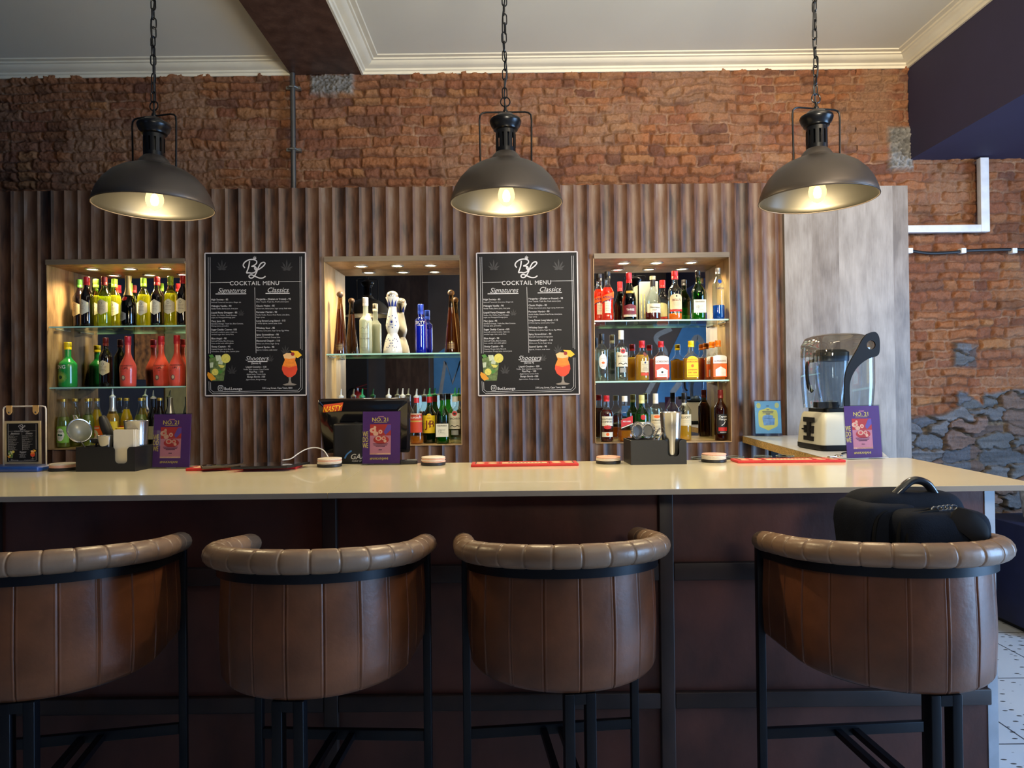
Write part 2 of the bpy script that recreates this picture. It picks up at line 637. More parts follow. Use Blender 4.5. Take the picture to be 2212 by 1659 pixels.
def wood_material(name, tones, x0=-3.1, pitch=0.0793, rough=0.42, vert=True):
    """Weathered printed-wood laminate; each board has its own tone, grain runs along the board."""
    m, nt, p, out = new_mat(name)
    geo = nd(nt, 'ShaderNodeNewGeometry')
    sp = nd(nt, 'ShaderNodeSeparateXYZ')
    nt.links.new(geo.outputs['Position'], sp.inputs[0])
    a = nd(nt, 'ShaderNodeMath', operation='SUBTRACT')
    a.inputs[1].default_value = x0
    nt.links.new(sp.outputs['X'], a.inputs[0])
    d = nd(nt, 'ShaderNodeMath', operation='DIVIDE')
    d.inputs[1].default_value = pitch
    nt.links.new(a.outputs[0], d.inputs[0])
    fl = nd(nt, 'ShaderNodeMath', operation='FLOOR')
    nt.links.new(d.outputs[0], fl.inputs[0])
    wn = nd(nt, 'ShaderNodeTexWhiteNoise', noise_dimensions='1D')
    nt.links.new(fl.outputs[0], wn.inputs['W'])
    mp = nd(nt, 'ShaderNodeMapping')
    mp.inputs['Scale'].default_value = (1, 1, 0.09)
    ad = nd(nt, 'ShaderNodeVectorMath', operation='ADD')
    cb = nd(nt, 'ShaderNodeCombineXYZ')
    ml = nd(nt, 'ShaderNodeMath', operation='MULTIPLY')
    ml.inputs[1].default_value = 9.0
    nt.links.new(wn.outputs['Value'], ml.inputs[0])
    nt.links.new(ml.outputs[0], cb.inputs['Z'])
    nt.links.new(geo.outputs['Position'], ad.inputs[0])
    nt.links.new(cb.outputs[0], ad.inputs[1])
    nt.links.new(ad.outputs[0], mp.inputs['Vector'])
    g1 = nd(nt, 'ShaderNodeTexNoise', i_Scale=95.0, i_Detail=6.0, i_Roughness=0.65)
    nt.links.new(mp.outputs[0], g1.inputs['Vector'])
    g2 = nd(nt, 'ShaderNodeTexNoise', i_Scale=9.0, i_Detail=4.0)
    mp2 = nd(nt, 'ShaderNodeMapping')
    mp2.inputs['Scale'].default_value = (1.6, 1.6, 0.55)
    nt.links.new(ad.outputs[0], mp2.inputs['Vector'])
    nt.links.new(mp2.outputs[0], g2.inputs['Vector'])
    s1 = nd(nt, 'ShaderNodeMath', operation='MULTIPLY_ADD')
    s1.inputs[1].default_value, s1.inputs[2].default_value = 0.85, -0.27
    nt.links.new(g2.outputs['Fac'], s1.inputs[0])
    s2 = nd(nt, 'ShaderNodeMath', operation='MULTIPLY_ADD')
    s2.inputs[1].default_value = 0.40
    nt.links.new(g1.outputs['Fac'], s2.inputs[0])
    nt.links.new(s1.outputs[0], s2.inputs[2])
    s3 = nd(nt, 'ShaderNodeMath', operation='MULTIPLY_ADD')
    s3.inputs[1].default_value = 0.34
    nt.links.new(wn.outputs['Value'], s3.inputs[0])
    nt.links.new(s2.outputs[0], s3.inputs[2])
    cr = nd(nt, 'ShaderNodeValToRGB')
    els = cr.color_ramp.elements
    els[0].position, els[0].color = 0.2, (*lin(tones[0]), 1)
    els[1].position, els[1].color = 0.78, (*lin(tones[-1]), 1)
    for k, t in enumerate(tones[1:-1]):
        e = els.new(0.2 + 0.58 * (k + 1) / (len(tones) - 1))
        e.color = (*lin(t), 1)
    nt.links.new(s3.outputs[0], cr.inputs['Fac'])
    nt.links.new(cr.outputs['Color'], p.inputs['Base Color'])
    p.inputs['Roughness'].default_value = rough
    bp = nd(nt, 'ShaderNodeBump', i_Strength=0.25, i_Distance=0.002)
    nt.links.new(g1.outputs['Fac'], bp.inputs['Height'])
    nt.links.new(bp.outputs['Normal'], p.inputs['Normal'])
    MATS[name] = m
    return m


WOOD = wood_material('fluted_wood', [(26, 16, 11), (62, 40, 28), (92, 61, 42), (106, 76, 55), (118, 98, 85)])
WOOD_IN = wood_material('niche_wood', [(92, 70, 46), (150, 116, 76), (176, 142, 98), (190, 158, 116)], pitch=0.3)
WOOD_FLAT = wood_material('flat_wood', [(92, 82, 73), (116, 106, 97), (134, 126, 118), (150, 142, 134)], pitch=0.16, x0=1.615)
WOOD_BEAM = wood_material('beam_wood', [(44, 30, 26), (66, 46, 38), (84, 60, 50), (100, 76, 64)], pitch=0.22)


def build_fluted():
    pitch, depth = 0.0793, 0.0145
    x0, x1 = X_LEFT + 0.02, 1.615
    xs = set()
    n = int((x1 - x0) / pitch) + 1
    seg = 8
    for i in range(n):
        for k in range(seg):
            xs.add(round(x0 + (i + k / seg) * pitch, 4))
    for a, b in NICHES:
        xs |= {a, b}
    xs = sorted(x for x in xs if x <= x1) + [x1]
    prof = lambda x: Y_PANEL + depth * math.sin(PI * (((x - x0) / pitch) % 1.0)) ** 0.8
    mb, idx = MB(), {}

    def vid(x, y, z):
        k = (round(x, 4), round(y, 4), round(z, 4))
        if k not in idx:
            idx[k] = len(mb.v)
            mb.v.append((x, y, z))
        return idx[k]
    for a, b in zip(xs, xs[1:]):
        mid = (a + b) / 2
        hole = any(p < mid < q for p, q in NICHES)
        for z0, z1 in (((0, N_BOT), (N_TOP, TOP_FLUTE)) if hole else ((0, TOP_FLUTE),)):
            mb.f.append((vid(a, prof(a), z0), vid(b, prof(b), z0), vid(b, prof(b), z1), vid(a, prof(a), z1)))
        mb.f.append((vid(a, prof(a), TOP_FLUTE), vid(b, prof(b), TOP_FLUTE), vid(b, 4.36, TOP_FLUTE), vid(a, 4.36, TOP_FLUTE)))
    struct(mb.build('wall_fluted', WOOD, sharp=30, recalc=False))
    struct(MB().box(1.615, 2.345, 4.085, 4.36, 0, TOP_FLAT).build('wall_flat', WOOD_FLAT))


build_fluted()

# ceiling, beam, soffit, cornices
PLASTER = M('ceiling_plaster', (226, 221, 204), 0.9, var=0.04, scale=1.2, bump=0.08, bscale=30)
CORN = M('cornice_plaster', (226, 216, 192), 0.75, var=0.06, scale=5, bump=0.15, bscale=40)
NAVY = M('navy_paint', (46, 41, 68), 0.8, var=0.08, scale=3)
struct(MB().box(X_LEFT - 0.1, X_RIGHT + 0.1, Y_REAR - 0.1, Y_BRICK + 0.15, Z_CEIL, Z_CEIL + 0.1).build('ceiling', PLASTER))
struct(MB().box(-1.372, -0.930, Y_REAR, 4.37, 3.392, Z_CEIL).build('beam', WOOD_BEAM))
struct(MB().box(X_SOF, X_RIGHT, Y_REAR, 4.385, 2.812, Z_CEIL).build('soffit', NAVY))
PROF = [(0.0, -0.074), (0.012, -0.074), (0.016, -0.060), (0.026, -0.056), (0.030, -0.046), (0.052, -0.040), (0.070, -0.030), (0.080, -0.018),
        (0.092, -0.016), (0.095, -0.008), (0.122, -0.006), (0.126, 0.0)]
mb = MB()
rings = [[(-0.93 + d, Y_REAR, Z_CEIL + z) for d, z in PROF], [(-0.93 + d, 4.385 - d, Z_CEIL + z) for d, z in PROF],
         [(X_SOF - d, 4.385 - d, Z_CEIL + z) for d, z in PROF], [(X_SOF - d, Y_REAR, Z_CEIL + z) for d, z in PROF]]
mb.loft(rings, cap=False, closed=False)
struct(mb.build('trim_1', CORN, sharp=25))
mb = MB()
mb.loft([[(X_LEFT, 4.385 - d, Z_CEIL + z) for d, z in PROF], [(-1.372, 4.385 - d, Z_CEIL + z) for d, z in PROF]], cap=False, closed=False)
struct(mb.build('trim_2', CORN, sharp=25))


def floor_material():
    m, nt, p, out = new_mat('terrazzo_tile')
    geo = nd(nt, 'ShaderNodeNewGeometry')
    mp = nd(nt, 'ShaderNodeMapping')
    mp.inputs['Location'].default_value = (-1.985 + 3.6, -2.69 + 3.6, 0)
    nt.links.new(geo.outputs['Position'], mp.inputs['Vector'])
    br = nd(nt, 'ShaderNodeTexBrick', offset=0.0, squash=1.0)
    for k, v in (('Scale', 1.0), ('Mortar Size', 0.004), ('Mortar Smooth', 0.1), ('Brick Width', 0.6), ('Row Height', 0.6)):
        br.inputs[k].default_value = v
    br.inputs['Color1'].default_value = br.inputs['Color2'].default_value = (1, 1, 1, 1)
    br.inputs['Mortar'].default_value = (0.12, 0.12, 0.13, 1)
    nt.links.new(mp.outputs[0], br.inputs['Vector'])
    mp2 = nd(nt, 'ShaderNodeMapping')
    mp2.inputs['Scale'].default_value = (16, 34, 1)
    mp2.inputs['Rotation'].default_value = (0, 0, 0.5)
    nt.links.new(geo.outputs['Position'], mp2.inputs['Vector'])
    vo = nd(nt, 'ShaderNodeTexVoronoi', i_Scale=1.0, i_Randomness=1.0)
    nt.links.new(mp2.outputs[0], vo.inputs['Vector'])
    cr = nd(nt, 'ShaderNodeValToRGB')
    cr.color_ramp.elements[0].position, cr.color_ramp.elements[0].color = 0.17, (0.06, 0.06, 0.06, 1)
    cr.color_ramp.elements[1].position, cr.color_ramp.elements[1].color = 0.21, (0.56, 0.60, 0.64, 1)
    nt.links.new(vo.outputs['Distance'], cr.inputs['Fac'])
    mx = nd(nt, 'ShaderNodeMix', data_type='RGBA', blend_type='MULTIPLY')
    mx.inputs['Factor'].default_value = 1.0
    nt.links.new(cr.outputs['Color'], mx.inputs['A'])
    nt.links.new(br.outputs['Color'], mx.inputs['B'])
    nt.links.new(mx.outputs['Result'], p.inputs['Base Color'])
    p.inputs['Roughness'].default_value = 0.35
    return m


struct(MB().box(X_LEFT - 0.1, X_RIGHT + 0.6, Y_REAR - 0.1, Y_BRICK + 0.15, -0.1, 0).build('floor', floor_material()))

# walls round the lounge, seen only in the niche mirrors
DARK = M('black_wall_paint', (30, 29, 33), 0.7, var=0.1, scale=2)
struct(MB().box(X_LEFT - 0.1, X_LEFT, -1.6, Y_BRICK + 0.15, 0, Z_CEIL).build('wall_left', M('left_wall_paint', (24, 27, 42), 0.7)))
struct(MB().box(X_LEFT - 0.1, X_RIGHT + 0.1, Y_REAR - 0.1, Y_REAR, 0, Z_CEIL).build('wall_rear', M('rear_wall_paint', (118, 98, 84), 0.7, var=0.25, scale=1.5)))
mb = MB()
mb.box(X_RIGHT, X_RIGHT + 0.1, Y_REAR, -0.3, 0, Z_CEIL).box(X_RIGHT, X_RIGHT + 0.1, 2.2, Y_BRICK + 0.15, 0, Z_CEIL).box(X_RIGHT, X_RIGHT + 0.1, -0.3, 2.2, 2.8, Z_CEIL)
struct(mb.build('wall_right', DARK))
struct(MB().box(-1.95, -1.28, -2.1, -2.0, 0, Z_CEIL).build('pillar', WOOD_BEAM))
struct(MB().box(-2.5, -1.951, -0.75, -0.65, 0, Z_CEIL).build('partition', DARK))
# brick patch and olive panel on the left wall
struct(MB().box(X_LEFT, X_LEFT + 0.01, 1.83, 2.36, 1.52, 1.98).build('wall_patch', M('old_bare_brick', (150, 96, 48), 0.9, var=0.7, scale=16, bump=0.8, bscale=25)))
struct(MB().box(X_LEFT, X_LEFT + 0.015, 1.2, 1.82, 0.9, 2.1).build('wall_board', M('olive_paint', (150, 132, 76), 0.8)))
# painted mural on the rear wall
BLUE = M('mural_blue', (104, 168, 216), 0.7, var=0.2, scale=3)
GREY = M('mural_grey', (196, 190, 180), 0.7)
mu = thing('wall_mural', 'blue and grey graffiti mural on the dark lounge wall, seen only in the niche mirrors', 'mural', (0, Y_REAR + 0.004, 0))
mb = MB()
for poly in ([(-1.27, 1.2), (-0.6, 1.1), (-0.5, 2.1), (-0.9, 2.2), (-1.27, 1.95)], [(2.3, 1.15), (3.3, 1.15), (3.5, 2.45), (2.85, 2.5), (2.6, 2.0)],
             [(0.2, 0.5), (0.5, 0.5), (0.75, 1.2), (0.55, 1.2)], [(1.0, 0.4), (1.15, 0.4), (1.15, 1.3), (1.0, 1.3)], [(1.75, 0.4), (1.9, 0.4), (1.92, 1.1), (1.78, 1.1)]):
    mb.prism(poly, 0.0, 0.004)
mb.build('blue_shape', BLUE, mu)
mb = MB()
for pts, w in (([(-1.17, 1.3), (-1.08, 1.85), (-0.97, 1.5), (-0.83, 1.88), (-0.75, 1.3)], 0.06), (spline([(2.2, 1.3), (2.5, 1.9), (2.35, 2.2), (2.6, 2.35)]), 0.08),
               (spline([(2.6, 1.3), (2.8, 1.6), (3.0, 2.2), (3.2, 1.9)]), 0.09), (spline([(0.1, 0.5), (0.3, 1.0), (0.45, 1.6), (0.2, 2.2)]), 0.1)):
    flat(mb, stroke2d(pts, w), 0.006)
mb.build('grey_stroke', GREY, mu)

# steel conduit on the brick, white trunking and the clipped cable at the right
STEEL = M('conduit_steel', (92, 90, 88), 0.45, 0.7)
t = thing('conduit_pipe', 'grey steel conduit pipe running up the brick wall under the beam', 'pipe', (-1.355, 4.345, 0))
MB().tube([(0, 0, TOP_FLUTE - 0.1), (0, 0, 3.39)], 0.016, 12).build('pipe', STEEL, t)
for z in (3.30, 2.91):
    MB().box(-0.045, 0.045, 0.004, 0.03, z - 0.009, z + 0.009).tube([(-0.03, 0.0, z), (-0.015, -0.02, z), (0.015, -0.02, z), (0.03, 0.0, z)], 0.006, 6).build('pipe_clip', M('zinc', (150, 148, 140), 0.4, 0.8), t)
WHITE = M('white_trunking', (205, 205, 208), 0.5)
a, b = at(2119, 345, 4.36), at(2119, 496, 4.36)
t = thing('cable_trunking', 'white square L-shaped cable trunking on the brick right of the flat panel', 'trunking', (b.x, 4.345, b.z))
MB().rbox(-0.027, 0.027, -0.03, 0.008, -0.0225, a.z - b.z, 0.003).build('riser', WHITE, t)
MB().rbox(2.33 - b.x, -0.027, -0.03, 0.008, -0.0225, 0.0225, 0.003).build('run', WHITE, t)
pts = [at(1955, 540, 4.335), at(1975, 543, 4.335), at(2010, 547, 4.335), at(2060, 545, 4.335), at(2100, 541, 4.335), at(2190, 539, 4.335), at(2260, 541, 4.335), at(2400, 540, 4.335)]
t = thing('clipped_cable', 'black cable clipped along the bare brick below the white trunking', 'cable', pts[0])
MB().tube([p - pts[0] for p in spline(pts, 5) and [Vector(q) for q in spline(pts, 5)]], 0.010, 8).build('cable', M('black_cable', (22, 22, 24), 0.5), t)
for x in (1965, 2080, 2190):
    q = at(x, 541, 4.33) - pts[0]
    MB().rbox(q.x - 0.016, q.x + 0.016, q.y - 0.012, q.y + 0.03, q.z - 0.018, q.z + 0.014, 0.004).build('cable_clip', M('white_clip', (215, 215, 215), 0.5), t)

# navy box and white basket at far right
p = at(2172, 1338, 4.0)
t = thing('cabinet', 'dark navy floor cabinet standing against the stone wall at the right', 'cabinet', (p.x, 0, 0))
MB().rbox(0, 0.6, 3.75, 4.25, 0.03, 0.60, 0.006).build('cabinet_body', M('navy_cabinet', (20, 28, 66), 0.55), t)
MB().box(0.03, 0.57, 3.78, 4.2, 0, 0.03).build('plinth', M('black_plinth', (14, 14, 18), 0.6), t)
mb = MB()
mb.lathe([(0.10, 0), (0.125, 0.02), (0.145, 0.18), (0.140, 0.18), (0.12, 0.03), (0.0, 0.02)], 28)
bk = mb.build('basket', M('white_weave', (170, 172, 176), 0.8, var=0.5, scale=30, bump=0.8, bscale=60), loc=(p.x + 0.23, 3.95, 0.60))
tag(bk, 'pale woven basket on top of the navy cabinet', 'basket')

# ------------------------------------------------------------------ niches, shelves, downlights
MIRROR = MATS.get('mirror') or M('mirror', (205, 205, 205), 0.015, 1.0, var=0.0)
GL_EDGE = M('glass_green_edge', (186, 238, 222), 0.2, var=0.05, emit=None)
SHELF = thin_glass('shelf_glass', (240, 249, 245), 0.02, gl=0.5)
LINT = M('lintel_board', (120, 104, 84), 0.5, stretch=(0.3, 1, 6), scale=20)
TRIMR = M('chrome_trim', (225, 222, 215), 0.25, 0.8)
LENS = M('downlight_lens', (255, 244, 214), 0.4, emit=((255, 240, 205), 14.0))
SIDE = ('left', 'middle', 'right')
SHELF_Z = [(1.793, 1.432), (1.612,), (1.793, 1.432)]
DLX = [(200, 281, 358), (780, 858, 930), (1347, 1418, 1493)]
NICHE_LIGHT = 27.0

dl0 = None
for n, (xa, xb) in enumerate(NICHES):
    w = xb - xa
    t = thing('display_niche', f'{SIDE[n]} wood-lined mirrored display niche in the fluted wall', 'display niche', (xa, Y_PANEL, N_BOT), 0, 'lit bottle niches')
    H = N_TOP - N_BOT
    MB().box(-0.004, 0, 0.0, 0.27, -0.004, H + 0.004).build('side_panel', WOOD_IN, t)
    MB().box(w, w + 0.004, 0.0, 0.27, -0.004, H + 0.004).build('side_panel', WOOD_IN, t)
    MB().box(0, w, -0.003, 0.27, -0.006, 0).build('sill', WOOD_IN, t)
    MB().box(0, w, -0.006, 0.27, H, H + 0.014).build('top_panel', WOOD_IN, t)
    MB().box(0, w, -0.014, -0.006, H, H + 0.03).build('lintel_strip', LINT, t)
    MB().box(0, w, 0.25, 0.256, 0, H).build('mirror', MIRROR, t)
    for k, z in enumerate(SHELF_Z[n]):
        lab = f'{("upper", "lower")[k] if n != 1 else "single"} glass shelf in the {SIDE[n]} niche'
        s = thing('glass_shelf', lab + ' carrying bottles', 'shelf', (xa + 0.002, Y_PANEL + 0.012, z), 0, 'glass niche shelves')
        ws = w - 0.004
        MB().box(0, ws, 0.002, 0.232, -0.008, 0).build('pane', SHELF, s)
        MB().box(0, ws, 0, 0.002, -0.0082, 0.0002).build('polished_edge', GL_EDGE, s)
        for bx in (0.006, ws - 0.006):
            MB().tube([(bx, 0.05, -0.013), (bx, 0.19, -0.013)], 0.0045, 6).build('shelf_bracket', TRIMR, s)
    for k, px in enumerate(DLX[n]):
        q = at(px, 582, 4.235)
        lab = f'{("left", "centre", "right")[k]} round downlight in the top of the {SIDE[n]} niche'
        if dl0 is None:
            d = thing('downlight', lab, 'downlight', (q.x, 4.235, N_TOP), 0, 'niche downlights')
            MB().lathe([(0.030, -0.001), (0.042, -0.001), (0.043, -0.005), (0.036, -0.008), (0.030, -0.004)], 28, cap=False).build('trim_ring', TRIMR, d)
            MB().lathe([(0.0, -0.003), (0.031, -0.003)], 28, cap=False).build('lens', LENS, d, sharp=None)
            dl0 = d
        else:
            d = dup(dl0, lab, (q.x, 4.235, N_TOP))
        ld = bpy.data.lights.new('downlight_beam', 'SPOT')
        ld.energy, ld.color, ld.spot_size, ld.spot_blend, ld.shadow_soft_size = NICHE_LIGHT, (1.0, 0.80, 0.46), R(150), 0.7, 0.028
        lo = bpy.data.objects.new('downlight_beam', ld)
        C.objects.link(lo)
        lo.location = (q.x, 4.235, N_TOP - 0.012)

# ------------------------------------------------------------------ pendant lamps
SHADE = M('lamp_gunmetal', (74, 66, 60), 0.42, 0.55, var=0.1, scale=8)
SHADE_IN = M('lamp_inside_silver', (50, 49, 46), 0.38, 0.85, var=0.05)
BLK = M('lamp_black', (20, 20, 22), 0.28, 0.4)
BULB = None


def bulb_glass():
    m, nt, p, out = new_mat('bulb_glass')
    nt.nodes.remove(p)
    tr = nd(nt, 'ShaderNodeBsdfTransparent')
    tr.inputs[0].default_value = (1, 0.86, 0.55, 1)
    em = nd(nt, 'ShaderNodeEmission')
    em.inputs[0].default_value = (1.0, 0.74, 0.34, 1)
    em.inputs[1].default_value = 2.6
    mx = nd(nt, 'ShaderNodeMixShader')
    mx.inputs[0].default_value = 0.5
    nt.links.new(tr.outputs[0], mx.inputs[1])
    nt.links.new(em.outputs[0], mx.inputs[2])
    nt.links.new(mx.outputs[0], out.inputs['Surface'])
    return m


BULB = bulb_glass()
FIL = M('filament', (255, 225, 160), 0.5, emit=((255, 214, 140), 120.0))
LAMP_LIGHT = 24.0


def make_pendant(px, label, rz, first=None, power=1.0):
    loc = at(px, 436, 2.5)
    loc.z = 2.062
    if first is not None:
        d = dup(first, label, loc, rz)
    else:
        d = thing('pendant_lamp', label, 'pendant lamp', loc, rz, 'pendant lamps over the bar')
        # shade: outside and inside skins
        outp = [(0.200, 0.0), (0.2015, 0.004), (0.197, 0.022), (0.186, 0.052), (0.168, 0.082), (0.142, 0.110), (0.112, 0.130), (0.082, 0.143), (0.058, 0.148)]
        inp = [(r_ - 0.0025, z - 0.001 if k else 0.0005) for k, (r_, z) in enumerate(outp)]
        MB().lathe(outp, 64, cap=False).build('shade', SHADE, d, sharp=50)
        MB().lathe(inp, 64, cap=False).build('shade_lining', SHADE_IN, d, sharp=50)
        MB().tube([(0.2005 * math.cos(2 * PI * k / 64), 0.2005 * math.sin(2 * PI * k / 64), 0) for k in range(64)], 0.0026, 8, closed=True).build('rim', SHADE, d)
        MB().lathe([(0.060, 0.146), (0.062, 0.150), (0.057, 0.153), (0.055, 0.158), (0.046, 0.172), (0.038, 0.180), (0.036, 0.182)], 36, cap=False).build('collar', SHADE, d)
        # slotted neck: posts between gaps
        mb = MB()
        mb.lathe([(0.036, 0.180), (0.0365, 0.196)], 36, cap=False).lathe([(0.0365, 0.246), (0.036, 0.262)], 36, cap=False)
        for k in range(12):
            a0, a1 = 2 * PI * k / 12 - 0.165, 2 * PI * k / 12 + 0.165
            rg = []
            for z in (0.195, 0.247):
                rg.append([(rr * math.cos(a), rr * math.sin(a), z) for rr, a in ((0.0365, a0), (0.0365, (a0 + a1) / 2), (0.0365, a1), (0.033, a1), (0.033, a0))])
            mb.loft(rg)
        mb.lathe([(0.022, 0.17), (0.022, 0.26)], 20, cap=False)
        mb.build('neck', BLK, d)
        MB().lathe([(0.036, 0.260), (0.044, 0.264), (0.046, 0.272), (0.051, 0.276), (0.056, 0.288), (0.0575, 0.294), (0.055, 0.301), (0.046, 0.306), (0.040, 0.308)], 40, cap=True).build('cap', BLK, d)
        MB().lathe([(0.041, 0.306), (0.030, 0.318), (0.014, 0.325), (0.0, 0.326)], 32, cap=False).build('crown', SHADE, d)
        # yoke
        yk = [(-0.092, 0, 0.138), (-0.094, 0, 0.30), (-0.092, 0, 0.318), (-0.084, 0, 0.326), (-0.07, 0, 0.329), (0.07, 0, 0.329), (0.084, 0, 0.326), (0.092, 0, 0.318), (0.094, 0, 0.30), (0.092, 0, 0.138)]
        MB().tube(yk, 0.0034, 8).build('yoke', BLK, d)
        MB().lathe([(0.006, 0.322), (0.009, 0.326), (0.009, 0.334), (0.005, 0.340), (0.005, 0.352)], 12).build('stud', BLK, d)
        # ring and chain up to the ceiling
        MB().tube([(0.017 * math.cos(2 * PI * k / 24), 0, 0.366 + 0.017 * math.sin(2 * PI * k / 24)) for k in range(24)], 0.0024, 6, closed=True).build('hook_ring', BLK, d)
        mb, z, k = MB(), 0.398, 0
        rng = random.Random(4)
        while z < Z_CEIL - 2.062 - 0.005:
            tw = R(20 + 70 * (k % 2) + rng.uniform(-25, 25))
            lean = rng.uniform(-0.0025, 0.0025)
            pts = []
            for q in range(20):
                a = 2 * PI * q / 20
                x, zz = 0.0085 * math.cos(a), 0.0115 * math.sin(a) + (0.0085 if math.sin(a) > 0 else -0.0085)
                pts.append((x * math.cos(tw) + lean, x * math.sin(tw), z + zz))
            mb.tube(pts, 0.0023, 6, closed=True)
            z += 0.0335
            k += 1
        mb.build('chain', BLK, d)
        cpts = spline([(0, 0, 0.335), (-0.003, 0.004, 0.40), (0.006, -0.005, 0.48), (-0.004, 0.005, 0.56), (-0.007, -0.003, 0.66), (0.003, 0.004, 0.76), (-0.006, -0.004, 0.90), (-0.010, 0.003, 1.1), (-0.004, 0, 1.40)], 6)
        MB().tube(cpts, 0.0030, 6).build('flex', M('lamp_flex', (16, 16, 18), 0.6), d)
        MB().lathe([(0.0, 0.14), (0.02, 0.14), (0.02, 0.092), (0.015, 0.084), (0.013, 0.072)], 18, cap=False).build('lamp_holder', BLK, d)
        MB().lathe([(0.013, 0.078), (0.016, 0.066), (0.026, 0.050), (0.0305, 0.032), (0.030, 0.018), (0.024, 0.004), (0.014, -0.006), (0.006, -0.010), (0.0, -0.0135)], 28, cap=False).build('bulb', BULB, d)
        mb = MB()
        mb.lathe([(0.0, 0.004), (0.010, 0.008), (0.014, 0.020), (0.012, 0.036), (0.006, 0.046), (0.0, 0.048)], 14, cap=False)
        mb.build('filament', FIL, d)
    ld = bpy.data.lights.new('pendant_bulb_light', 'POINT')
    ld.energy, ld.color, ld.shadow_soft_size = LAMP_LIGHT * power, (1.0, 0.79, 0.46), 0.02
    lo = bpy.data.objects.new('pendant_bulb_light', ld)
    C.objects.link(lo)
    lo.location = (loc.x, loc.y, loc.z - 0.018)
    return d


pl = make_pendant(1094, 'black metal dome pendant lamp hanging in the middle, between two menu posters', 0.0)
make_pendant(334, 'black metal dome pendant lamp hanging over the wine niche at the left', R(-14), pl, 0.8)
make_pendant(1766, 'black metal dome pendant lamp hanging in front of the flat wood panel', R(10), pl)

# ------------------------------------------------------------------ bar counter
Z_TOP = 1.10
YF, YB = 1.986, 2.77
Y_FRONT = 2.20
COUNTER = M('counter_quartz', (236, 225, 192), 0.16, var=0.03, scale=3, coat=0.3)
CEDGE_SHADE = M('counter_edge_shade', (150, 138, 124), 0.4, var=0.04)  # greyer than the slab: the edge's shade is put into its colour
RUST = M('bar_front_board', (82, 42, 31), 0.5, var=0.45, scale=5, bump=0.2, bscale=40, stretch=(1, 1, 0.7))
RAILM = M('bar_front_rail', (46, 29, 24), 0.5, var=0.4, scale=7)
bar = thing('bar_counter', 'long bar counter with a cream stone top and dark brown panelled front', 'bar counter', (0, 0, 0))
SEAM = -0.53
XEND_B, XEND_F = 1.573, 1.515
MB().plate([(-3.1, YF), (SEAM - 0.0008, YF), (SEAM - 0.0408, YB), (-3.1, YB)], Z_TOP - 0.016, Z_TOP).build('top_slab', COUNTER, bar)
MB().plate([(SEAM + 0.0008, YF), (XEND_F, YF), (XEND_B, YB), (SEAM - 0.0392, YB)], Z_TOP - 0.016, Z_TOP).build('top_slab', COUNTER, bar)
MB().box(-3.1, 1.49, Y_FRONT, Y_FRONT + 0.02, 0.0, Z_TOP - 0.016).build('front_board', RUST, bar)
MB().box(-3.1, SEAM - 0.001, YF - 0.0015, YF, Z_TOP - 0.0158, Z_TOP - 0.0006).build('shaded_front_edge', CEDGE_SHADE, bar)
MB().box(SEAM + 0.001, XEND_F, YF - 0.0015, YF, Z_TOP - 0.0158, Z_TOP - 0.0006).build('shaded_front_edge', CEDGE_SHADE, bar)
stx = [-1.66, -0.60, 0.455]
for z0, z1 in ((0.785, 0.840), (0.385, 0.435), (0.0, 0.06)):
    for a, b in zip([-3.1] + [x + 0.045 for x in stx], stx + [1.49]):
        MB().rbox(a, b, Y_FRONT - 0.022, Y_FRONT, z0, z1, 0.004).build('rail', RAILM, bar)
for x in stx:
    MB().rbox(x, x + 0.045, Y_FRONT - 0.024, Y_FRONT, 0.0, Z_TOP - 0.016, 0.004).build('stile', RAILM, bar)
MB().box(1.49, 1.522, Y_FRONT - 0.002, YB - 0.05, 0.0, Z_TOP - 0.016).build('end_panel', M('end_panel_white', (176, 180, 188), 0.5), bar)
MB().box(-3.1, 1.24, YB - 0.02, YB + 0.42, 0.955, 0.975).build('work_shelf', M('steel_shelf', (46, 44, 44), 0.4, 0.6), bar)
MB().box(-3.1, 1.24, YB - 0.04, YB - 0.02, 0.0, Z_TOP - 0.016).build('back_board', RAILM, bar)

# side worktop with a cut chipboard edge, carrying the blender
wt = thing('side_worktop', 'white-topped side worktop with a raw chipboard edge beside the fluted wall', 'worktop', (0, 0, 0))
A, B = (1.355, Y_PANEL - 0.005), (1.252, YB + 0.004)
poly = [B, (1.50, YB + 0.004), (2.06, Y_PANEL - 0.018), A]
MB().plate(poly, Z_TOP - 0.001, Z_TOP + 0.001).build('laminate', M('white_laminate', (214, 214, 214), 0.22, var=0.03), wt)
MB().plate(poly, Z_TOP - 0.038, Z_TOP - 0.0012).build('board', M('chipboard', (196, 158, 92), 0.85, var=0.55, scale=160, bump=0.5, bscale=260), wt)
for sx, sy in ((1.40, 2.86), (1.45, 3.9)):
    MB().box(sx, sx + 0.04, sy, sy + 0.04, 0, Z_TOP - 0.038).build('support', DARK, wt)

# ------------------------------------------------------------------ bar stools
LEATHER = M('stool_leather', (106, 62, 37), 0.36, var=0.42, scale=7, bump=0.18, bscale=55)
LEATHER_ROLL = M('stool_leather_roll', (136, 108, 86), 0.34, var=0.16, scale=10, bump=0.2, bscale=60)
BAND = M('stool_black_steel', (20, 22, 28), 0.38, 0.5)
RS, YA = 0.240, 0.185      # shell radius, how far the arms run forward


